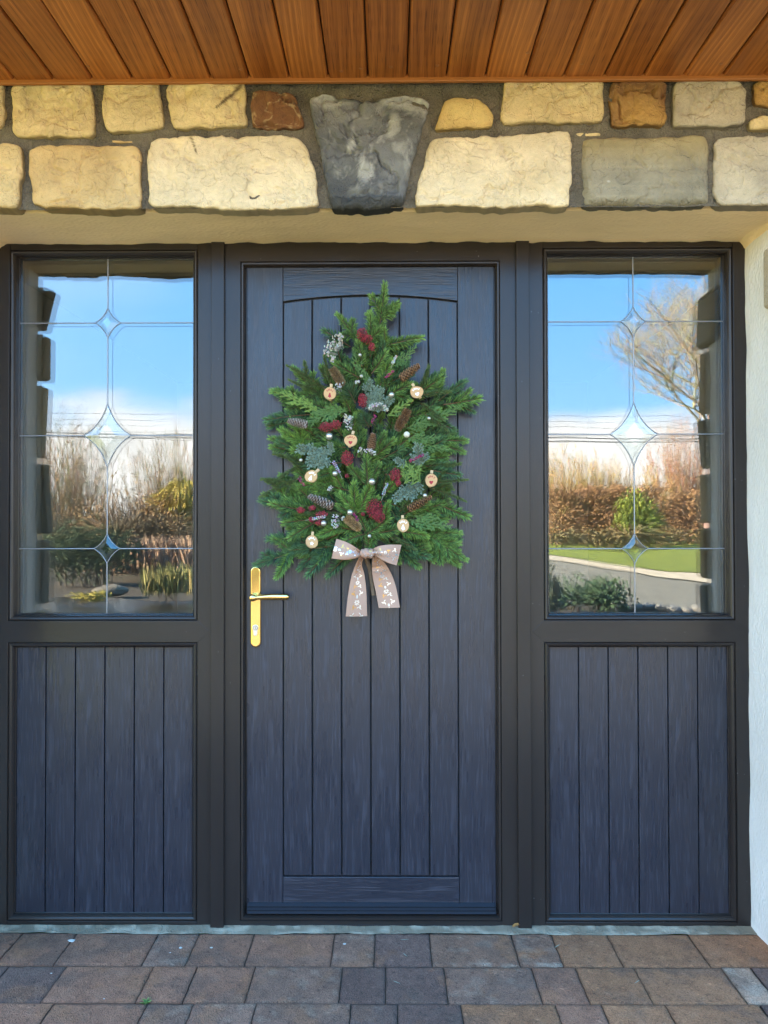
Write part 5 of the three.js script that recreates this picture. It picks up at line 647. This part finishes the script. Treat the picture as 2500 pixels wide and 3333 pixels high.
// ------------------------------------------------------------------ small things on the paving
{
  const lf = (x, z, len, w, turn, col, name, label, cat, lift = 0.003, curl = 0.3) => { const g = new MB(), n = 8; for (let i = 0; i <= n; i++) { const t = i / n, ww = w * Math.sin(Math.PI * Math.pow(t, 0.8)) * 0.5, y = lift + curl * len * t * t; g.v(-ww, y + ww * 0.5, (t - 0.5) * len, col); g.v(0, y, (t - 0.5) * len, col.map(c => c * 0.8)); g.v(ww, y + ww * 0.6, (t - 0.5) * len, col); } for (let i = 0; i < n; i++) for (let j = 0; j < 2; j++) g.q(i * 3 + j, i * 3 + j + 3, i * 3 + j + 4, i * 3 + j + 1); const m = part(name, g.geo(), dullMat); m.position.set(x, 0, z); m.rotation.y = turn; tag(m, label, cat); return m; };
  const [lx] = onZ(1682, 3003, 0.01); lf(lx, 0.012, 0.032, 0.014, 1.9, [0.42, 0.17, 0.04], 'fallen_leaf', 'small curled orange leaf at the foot of the right cover strip', 'leaf', 0.012, 0.2);
  const needle = (p, a, label) => { const [x, z] = onY(...p, 0.003); lf(x, z, 0.028, 0.0022, a, [0.32, 0.36, 0.26], 'fallen_needle', label, 'needle', 0.003, 0.08); };
  needle([1250 + 92 / 1.327, 2900 + 278 / 1.327], 0.5, 'grey green needle lying on the charcoal paving stone below the door'); needle([1250 + 88 / 1.327, 2900 + 212 / 1.327], 1.5, 'pale needle lying near the cement under the door'); needle([1250 + 56 / 1.327, 2900 + 396 / 1.327], 0.9, 'pale green needle on the second row of paving'); needle([1250 + 1092 / 1.327, 2900 + 394 / 1.327], -0.8, 'curved needle on the joint between brown paving stones at the right'); needle([1250 + 750 / 1.327, 2900 + 238 / 1.327], 2.2, 'pale needle beside the joint under the right window');
  const [wx, wz] = onY(636 / 1.327, 2900 + 482 / 1.327, 0), g = new MB(), R = rng(8); for (let k = 0; k < 22; k++) { const a = R() * 6.28, d = V(Math.cos(a) * 0.8, 0.5 + R(), Math.sin(a) * 0.8).normalize(); g.blade(V(wx + 0.008 * (R() - 0.5), -0.004, wz), d, 0.012 + 0.012 * R(), 0.0022, V(0, 1, 0.3).normalize(), [0.08, 0.16, 0.03], [0.2, 0.34, 0.07], 0.3); } tag(part('weed', g.geo(), greenMat), 'tiny green weed growing in a joint of the brown paving', 'weed');
}
// ------------------------------------------------------------------ the garden opposite, seen in the glass
{
  const mixc = (a, b, t) => a.map((q, i) => lerp(q, b[i], t));
  // from a display pixel of the photo's reflection: distance L along the folded sight line
  const rx = (px, L) => 0.059 + L * (px - 841) / 1659, ry = (py, L) => 1.24 + L * (1128 - py) / 1659, rz = L => L - 2.43;
  function bare(seed, h, o = {}) { // trunk, limbs and twigs; optional clinging leaves
    const R = rng(seed), tr = new MB(), tw = new MB(), lv = new MB(), bark = o.bark ?? [0.2, 0.17, 0.12], twig = o.twig ?? [0.3, 0.235, 0.13], up = o.up ?? 0.25, spread = o.spread ?? 0.65, maxd = o.depth ?? 6;
    const go = (p, d, len, r, dep) => {
      const n = 3; let q = p.clone(), dir = d.clone(); const B = dep < 3 ? tr : tw, c = mixc(bark, twig, clamp(dep / 4)).map(x => x * (0.75 + 0.5 * R()));
      for (let k = 0; k < n; k++) { dir.add(V((R() - 0.5) * 0.35, (R() - 0.5) * 0.25 + up * 0.3, (R() - 0.5) * 0.35)).normalize(); const nx = q.clone().addScaledVector(dir, len / n); const mr = o.minR ?? 0.008; B.tube(q, nx, Math.max(mr, r * (1 - k / n * 0.35)), Math.max(mr, r * (1 - (k + 1) / n * 0.35)), c, dep < 2 ? 6 : 3); q = nx;
        if (dep >= 2 && dep < maxd && R() < (o.side ?? 0.75)) { const a = R() * 6.28, s = V(Math.cos(a), 0.3 * R(), Math.sin(a)); go(q.clone(), dir.clone().addScaledVector(s, spread * 1.1).normalize(), len * 0.62 * (0.7 + 0.5 * R()), r * 0.5, dep + 1 + (R() < 0.3 ? 1 : 0)); } }
      if (o.leaf && dep >= maxd - 2) for (let k = 0; k < (o.leafN ?? 4); k++) { const pp = p.clone().lerp(q, R()).add(V(R() - 0.5, R() - 0.5, R() - 0.5).multiplyScalar(0.3)), m = R(); lv.blade(pp, V(R() - 0.5, R() - 0.7, R() - 0.5).normalize(), (o.leafS ?? 0.14) * (0.6 + 0.8 * R()), 0.1, V(R() - 0.5, R() - 0.5, R() - 0.5).normalize(), mixc(o.leaf[0], o.leaf[1], m), mixc(o.leaf[0], o.leaf[1], R())); }
      if (dep >= maxd) return; const kids = dep === 0 ? (o.kids ?? 4) : 2 + (R() < 0.6 ? 1 : 0), a0 = R() * 6.28;
      for (let k = 0; k < kids; k++) { const a = a0 + k / kids * 6.28 + R() * 0.6, s = V(Math.cos(a), 0, Math.sin(a)); go(q.clone(), dir.clone().addScaledVector(s, spread * (0.7 + 0.6 * R())).add(V(0, up * 0.6, 0)).normalize(), len * (0.68 + 0.16 * R()), r * 0.62, dep + 1); }
    };
    const stems = o.stems ?? 1; for (let s = 0; s < stems; s++) { const a = s / stems * 6.28 + R(), d = stems > 1 ? V(Math.cos(a) * 0.42, 1, Math.sin(a) * 0.42).normalize() : V(0.05, 1, 0); go(V(stems > 1 ? Math.cos(a) * 0.25 : 0, -0.1, stems > 1 ? Math.sin(a) * 0.25 : 0), d, h * (o.first ?? 0.24), (o.r ?? h * 0.02) / Math.sqrt(stems), 0); }
    return [tr, tw, lv];
  }
  function rods(seed, h, wd, n, o) { // coppiced willow: many thin rods rising from one stool, each with fine side twigs
    const R = rng(seed), tr = new MB(), tw = new MB(), lv = new MB();
    for (let k = 0; k < n; k++) {
      const a = R() * 6.28, lean = Math.pow(R(), 0.8), len = h * (0.62 + 0.42 * R()) * (1 - 0.22 * lean), d = V(Math.cos(a) * lean * wd / h, 1, Math.sin(a) * lean * wd / h * 0.7).normalize(); let q = V(Math.cos(a) * 0.3, -0.05, Math.sin(a) * 0.3), dir = d.clone().multiplyScalar(0.75).add(V(Math.cos(a) * 0.35 * lean, 0, Math.sin(a) * 0.3 * lean)).normalize();
      const c = mixc(o.bark, o.twig, R()).map(x => x * (0.7 + 0.6 * R())), N = 8;
      for (let j = 0; j < N; j++) { const t = j / N; dir.lerp(V(d.x + (R() - 0.5) * 0.3, d.y + 0.2, d.z + (R() - 0.5) * 0.3).normalize(), 0.35).normalize(); const nx = q.clone().addScaledVector(dir, len / N), r0 = lerp(o.r ?? 0.02, 0.0035, t), r1 = lerp(o.r ?? 0.02, 0.0035, t + 1 / N); (j < 3 ? tr : tw).tube(q, nx, r0, r1, c, 4);
        if (j > 1) for (let m = 0; m < (o.side ?? 3); m++) { const b = R() * 6.28, e = dir.clone().add(V(Math.cos(b) * 0.5, 0.15, Math.sin(b) * 0.5)).normalize(), l2 = len * 0.17 * (0.5 + R()) * (1.15 - t * 0.6), s0 = q.clone().lerp(nx, R()), mid = s0.clone().addScaledVector(e, l2 * 0.55), end = mid.clone().addScaledVector(e.clone().add(V((R() - 0.5) * 0.4, 0.25, (R() - 0.5) * 0.4)).normalize(), l2 * 0.5), c2 = o.twig.map(x => x * (0.7 + 0.6 * R())); tw.tube(s0, mid, 0.0055, 0.004, c2, 3); tw.tube(mid, end, 0.004, 0.003, c2, 3); const e2 = e.clone().add(V((R() - 0.5) * 1.1, 0.2, (R() - 0.5) * 1.1)).normalize(); tw.tube(mid, mid.clone().addScaledVector(e2, l2 * 0.45), 0.004, 0.003, c2, 3);
          if (o.leaf && R() < o.leafP) lv.blade(mid, V(R() - 0.5, R() - 0.6, R() - 0.5).normalize(), 0.1 * (0.6 + 0.7 * R()), 0.07, V(R() - 0.5, R() - 0.5, R() - 0.5).normalize(), mixc(o.leaf[0], o.leaf[1], R()), mixc(o.leaf[0], o.leaf[1], R())); }
        q = nx; } }
    return [tr, tw, lv];
  }
  function plantRods(name, label, cat, x, z, seed, h, wd, n, o, group) { const t = thing(name, label, cat, [x, 0, z], group), [tr, tw, lv] = rods(seed, h, wd, n, o); part('trunk', tr.geo(), barkMat, t); part('crown', tw.geo(), barkMat, t); if (lv.n) part('leaves', lv.geo(), leafMat, t); return t; }
  function plantTree(name, label, cat, x, z, seed, h, o, group) { const t = thing(name, label, cat, [x, 0, z], group), [tr, tw, lv] = bare(seed, h, o); part('trunk', tr.geo(), barkMat, t); if (tw.n) part('crown', tw.geo(), barkMat, t); if (lv.n) part('leaves', lv.geo(), leafMat, t); t.rotation.y = o.turn ?? 0; return t; }
  function bush(name, label, cat, x, z, w, h, d, n, seed, cs, o = {}) { // leafy mass with an uneven outline on short stems
    const R = rng(seed), t = thing(name, label, cat, [x, 0, z]), g = new MB(), st = new MB(), s = o.s ?? 0.12, lobes = []; const nl = o.lobes ?? 9; for (let k = 0; k < nl; k++) lobes.push([(R() - 0.5) * w * 0.72, h * (0.25 + 0.5 * R()), (R() - 0.5) * d * 0.6, (0.24 + 0.14 * R())]);
    for (let k = 0; k < n; k++) { let p; if (o.box) p = V((R() - 0.5) * w, Math.pow(R(), 0.85) * h * (0.85 + 0.3 * fbm(R() * 0 + x + k * 0, 1, 1)), (R() - 0.5) * d); else { const l = lobes[k % nl], a = R() * 6.28, c = R() * 2 - 1, r = Math.pow(R(), 0.45), q = Math.sqrt(1 - c * c); p = V(l[0] + Math.cos(a) * q * r * l[3] * w, l[1] + c * r * l[3] * h * 1.25, l[2] + Math.sin(a) * q * r * l[3] * d); }
      if (o.box) { const edge = 0.82 + 0.36 * fbm(p.x * 0.9 + seed, p.z * 0.9, 2, 3); p.y *= edge * 1.05; if (p.y > h * 0.6 && fbm(p.x * 1.6, p.y * 1.6, p.z + seed, 3) < 0.4) continue; }
      if (p.y < 0.01) p.y = 0.02 + 0.1 * R(); const patch = fbm(p.x * 1.4 + seed, p.y * 1.4, p.z, 3), m = clamp(patch * 1.3 - 0.2 + (R() - 0.5) * 0.6), dir = o.grass ? V((R() - 0.5) * 0.7, 1.2, (R() - 0.5) * 0.7).normalize() : V(R() - 0.5, R() - 0.45, R() - 0.5).normalize();
      g.blade(p, dir, s * (0.6 + 0.8 * R()), o.grass ? s * 0.05 : s * 0.55, V(R() - 0.5, R() * 0.6, R() - 0.7).normalize(), mixc(cs[0], cs[1], m), mixc(cs[0], cs[1], clamp(m + 0.2)), 0.1); }
    for (let k = 0; k < 14; k++) { const a = V((R() - 0.5) * w * 0.5, -0.06, (R() - 0.5) * d * 0.4); st.tube(a, a.clone().add(V((R() - 0.5) * w * 0.3, h * 0.7, (R() - 0.5) * d * 0.3)), 0.02 * Math.min(1, h), 0.006, [0.1, 0.075, 0.05], 4); }
    part('stem', st.geo(), barkMat, t); part('foliage', g.geo(), leafMat, t); return t;
  }
  // right window, far to near
  const hedge = [[0.2, 0.095, 0.045], [0.34, 0.2, 0.09]];
  { const L = 41, x0 = rx(1165, L), x1 = rx(1560, L); bush('copper_hedge', 'long copper brown beech hedge behind the lawn, reflected in the right window', 'hedge', (x0 + x1) / 2, rz(L), x1 - x0, ry(1062, L), 1.6, 26000, 3, hedge, { s: 0.13, box: 1 }); }
  const golden = { twig: [0.4, 0.27, 0.1], bark: [0.26, 0.18, 0.08], r: 0.03, side: 4, leaf: [[0.45, 0.33, 0.08], [0.5, 0.3, 0.1]], leafP: 0.25 };
  for (const [px, L, top, s, lab] of [[1205, 46, 965, 11, 'golden bare willow behind the hedge, leftmost in the right window'], [1262, 47, 975, 12, 'golden bare willow behind the hedge, second from the left in the right window'], [1325, 49, 1000, 13, 'lower golden willow between the hedge and the big bare tree'], [1395, 48, 1015, 14, 'golden willow behind the dark green bush']]) plantRods('willow', lab, 'tree', rx(px, L), rz(L), s, ry(top, L) * 1.06, 3.2, 110, golden, 'willows behind the hedge');
  plantRods('autumn_tree', 'orange brown tree behind the hedge under the big bare tree', 'tree', rx(1475, 52), rz(52), 21, ry(925, 52) * 1.05, 3.6, 120, { twig: [0.36, 0.19, 0.1], bark: [0.28, 0.16, 0.08], r: 0.03, side: 4, leaf: [[0.32, 0.14, 0.06], [0.42, 0.22, 0.1]], leafP: 0.8 });
  bush('evergreen_bush', 'dark green rounded evergreen in front of the copper hedge', 'bush', rx(1385, 37), rz(37), 2.3, ry(1052, 37), 2.2, 3200, 8, [[0.03, 0.075, 0.015], [0.24, 0.27, 0.03]], { s: 0.17 });
  bush('low_shrub', 'low dark shrub row at the foot of the copper hedge', 'shrub', rx(1300, 35), rz(35), 7.5, 1.0, 1, 2600, 18, [[0.07, 0.08, 0.03], [0.2, 0.14, 0.06]], { s: 0.15, lobes: 20 });
  plantTree('big_bare_tree', 'large bare spreading tree at the right of the right window', 'tree', rx(1530, 25), rz(25), 34, 11.6, { twig: [0.33, 0.275, 0.18], bark: [0.26, 0.225, 0.16], depth: 7, first: 0.24, spread: 0.85, up: 0.13, kids: 7, r: 0.13, minR: 0.003, side: 0.42 });
  bush('dark_shrub', 'low dark green shrub near the house, at the foot of the right window', 'shrub', rx(1258, 10.6), rz(10.6), 1.15, 0.52, 0.7, 2600, 28, [[0.02, 0.05, 0.02], [0.06, 0.11, 0.045]], { s: 0.05 });
  bush('clipped_ball', 'small dark rounded shrub at the lower left of the right window', 'shrub', rx(1180, 9.6), rz(9.6), 0.5, 0.8, 0.45, 1500, 29, [[0.03, 0.05, 0.02], [0.09, 0.1, 0.06]], { s: 0.05 });
  { // field stones edging the dark shade patch
    const R = rng(66), gm = std({ color: lin(0.2, 0.19, 0.17), roughness: 0.95, bumpMap: T.stoneBump, bumpScale: 0.01 }); const proto = new THREE.IcosahedronGeometry(1, 3), q = proto.attributes.position; for (let i = 0; i < q.count; i++) { const x = q.getX(i), y = q.getY(i), z = q.getZ(i), k = 0.8 + 0.45 * fbm(x * 1.6 + 5, y * 1.6 + z, z * 1.6, 3); q.setXYZ(i, x * k, y * k * 0.6, z * k); } proto.computeVertexNormals();
    for (let k = 0; k < 7; k++) { const L = 10.9 + 0.2 * Math.sin(k), px = 1345 + k * 27, m = tag(part('edging_stone', proto, gm), ['grey field stone nearest the dark shrub', 'second grey field stone from the dark shrub', 'third grey field stone from the dark shrub', 'fourth grey field stone, at the middle of the edging', 'fifth grey field stone from the dark shrub', 'sixth grey field stone, next to the last', 'last grey field stone, farthest from the dark shrub'][k], 'stone', 'field stones edging the near bed'); m.position.set(rx(px, L), 0.02, rz(L)); m.scale.setScalar(0.08 + 0.04 * R()); m.rotation.y = R() * 6; }
    // boulder and planting by the pond
    const bo = tag(part('boulder', proto, std({ color: lin(0.19, 0.16, 0.115), roughness: 0.95, bumpMap: T.stoneBump, bumpScale: 0.02 })), 'low flat boulder at the edge of the pond', 'boulder'); bo.position.set(rx(236, 13.4), 0.05, rz(13.4)); bo.scale.set(0.3, 0.17, 0.25); bo.rotation.y = 2;
  }
  bush('yellow_plant', 'low yellow leaved marsh plant at the pond edge beside the boulder', 'plant', rx(185, 12), rz(12), 0.6, 0.16, 0.3, 650, 38, [[0.2, 0.18, 0.03], [0.45, 0.36, 0.06]], { s: 0.045 });
  bush('reeds', 'sunlit yellow reeds at the right end of the pond', 'reeds', rx(365, 12.6), rz(12.6), 0.85, 0.16, 0.4, 500, 39, [[0.36, 0.26, 0.1], [0.22, 0.24, 0.08]], { s: 0.38, grass: 1, box: 1 });
  bush('dry_grass', 'pinkish dry grass bed behind the pond', 'grass', rx(345, 17.5), rz(17.5), 1.9, 0.3, 0.9, 2600, 40, [[0.3, 0.19, 0.13], [0.42, 0.29, 0.2]], { s: 0.55, grass: 1, box: 1 });
  bush('dark_evergreen', 'dark green evergreen shrub on the far bank of the pond', 'shrub', rx(180, 16), rz(16), 2.1, ry(1122, 16), 1.3, 9000, 41, [[0.012, 0.032, 0.012], [0.045, 0.075, 0.025]], { s: 0.06, lobes: 22 });
  bush('brown_thicket', 'brown thicket of dead stems behind the pond', 'thicket', rx(250, 20), rz(20), 3.6, ry(1062, 20), 1.6, 9000, 42, [[0.1, 0.06, 0.03], [0.3, 0.18, 0.08]], { s: 0.07, lobes: 24 });
  bush('dark_thicket', 'dark brown thicket right of the dark evergreen, behind the dry grass', 'thicket', rx(335, 19), rz(19), 2.4, ry(1112, 19), 1.2, 6500, 43, [[0.05, 0.045, 0.025], [0.17, 0.11, 0.05]], { s: 0.08, lobes: 18 });
  bush('orange_shrub', 'orange leaved shrub at the middle of the left window', 'shrub', rx(340, 22), rz(22), 2.6, ry(1050, 22), 1.6, 5200, 44, [[0.22, 0.13, 0.05], [0.42, 0.24, 0.06]], { s: 0.07, lobes: 16 });
  plantTree('yellow_tree', 'yellow green leafy tree at the right edge of the left window', 'tree', rx(425, 23), rz(23), 45, ry(960, 23), { twig: [0.3, 0.25, 0.1], stems: 3, depth: 6, first: 0.2, leaf: [[0.26, 0.25, 0.04], [0.45, 0.32, 0.06]], leafN: 4, leafS: 0.08, up: 0.3, spread: 0.6 });
  const grey = { twig: [0.33, 0.235, 0.12], bark: [0.22, 0.16, 0.09], r: 0.022, side: 3, leaf: [[0.4, 0.24, 0.08], [0.45, 0.25, 0.08]], leafP: 0.12 };
  for (const [px, L, top, s, lab] of [[120, 26, 905, 51, 'bare upright willow at the left of the left window'], [175, 29, 920, 52, 'bare upright willow, second from the left in the left window'], [345, 28, 930, 53, 'bare willow right of the gap of sky in the left window'], [400, 30, 915, 54, 'bare willow behind the yellow green tree'], [60, 25, 950, 55, 'bare willow half hidden by the left reveal']]) plantRods('bare_willow', lab, 'tree', rx(px, L), rz(L), s, ry(top, L) * 1.04, 1.9, 55, grey, 'bare willows behind the pond');
  // overhead lines on their poles
  const wireMat = std({ color: lin(0.03, 0.03, 0.035), roughness: 0.6 }), poleMat = std({ color: lin(0.16, 0.12, 0.09), roughness: 0.95 });
  const L = 33, zz = rz(L); const wires = [[888, 'topmost thin overhead wire'], [901, 'second thin overhead wire from the top'], [913, 'third thin overhead wire from the top'], [927, 'lowest of the thin overhead wires']];
  wires.forEach(([py, lab], k) => { const y = ry(py, L), c = new THREE.CatmullRomCurve3([V(-46, y + 1.1, zz), V(-20, y + 0.1, zz), V(-8, y - 0.12, zz), V(8, y - 0.25, zz), V(20, y - 0.12, zz), V(46, y + 0.9, zz)]); tag(part('overhead_wire', new THREE.TubeGeometry(c, 40, 0.007, 5), wireMat), lab, 'wire', 'overhead wires across the garden'); });
  [[938, 'upper of the two thick overhead cables'], [945, 'lower of the two thick overhead cables']].forEach(([py, lab]) => { const l2 = 24, y = ry(py, l2), c = new THREE.CatmullRomCurve3([V(-40, y + 1.2, rz(l2)), V(-18, y + 0.3, rz(l2)), V(0, y - 0.12, rz(l2)), V(18, y + 0.0, rz(l2)), V(40, y + 1, rz(l2))]); tag(part('overhead_cable', new THREE.TubeGeometry(c, 40, 0.018, 6), wireMat), lab, 'cable', 'thick overhead cables'); });
  for (const x of [-46, 46]) tag(part('wooden_pole', new THREE.CylinderGeometry(0.1, 0.15, 9, 10).translate(0, 4.4, 0), poleMat, scene, [x, 0, zz]), 'tall wooden pole carrying the overhead wires at the ' + (x < 0 ? 'left' : 'right'), 'pole');
  for (const x of [-40, 40]) tag(part('wooden_pole', new THREE.CylinderGeometry(0.09, 0.13, 7.2, 10).translate(0, 3.5, 0), poleMat, scene, [x, 0, rz(24)]), 'shorter wooden pole carrying the thick cables at the ' + (x < 0 ? 'left' : 'right'), 'pole');
}
// ------------------------------------------------------------------ render
const renderer = new THREE.WebGLRenderer({ antialias: true });
renderer.setSize(768, 1024);
renderer.shadowMap.enabled = true;
renderer.toneMapping = THREE.LinearToneMapping;
renderer.toneMappingExposure = EXPOSURE;
scene.environmentIntensity = 1; scene.backgroundIntensity = 1;
renderer.render(scene, camera);
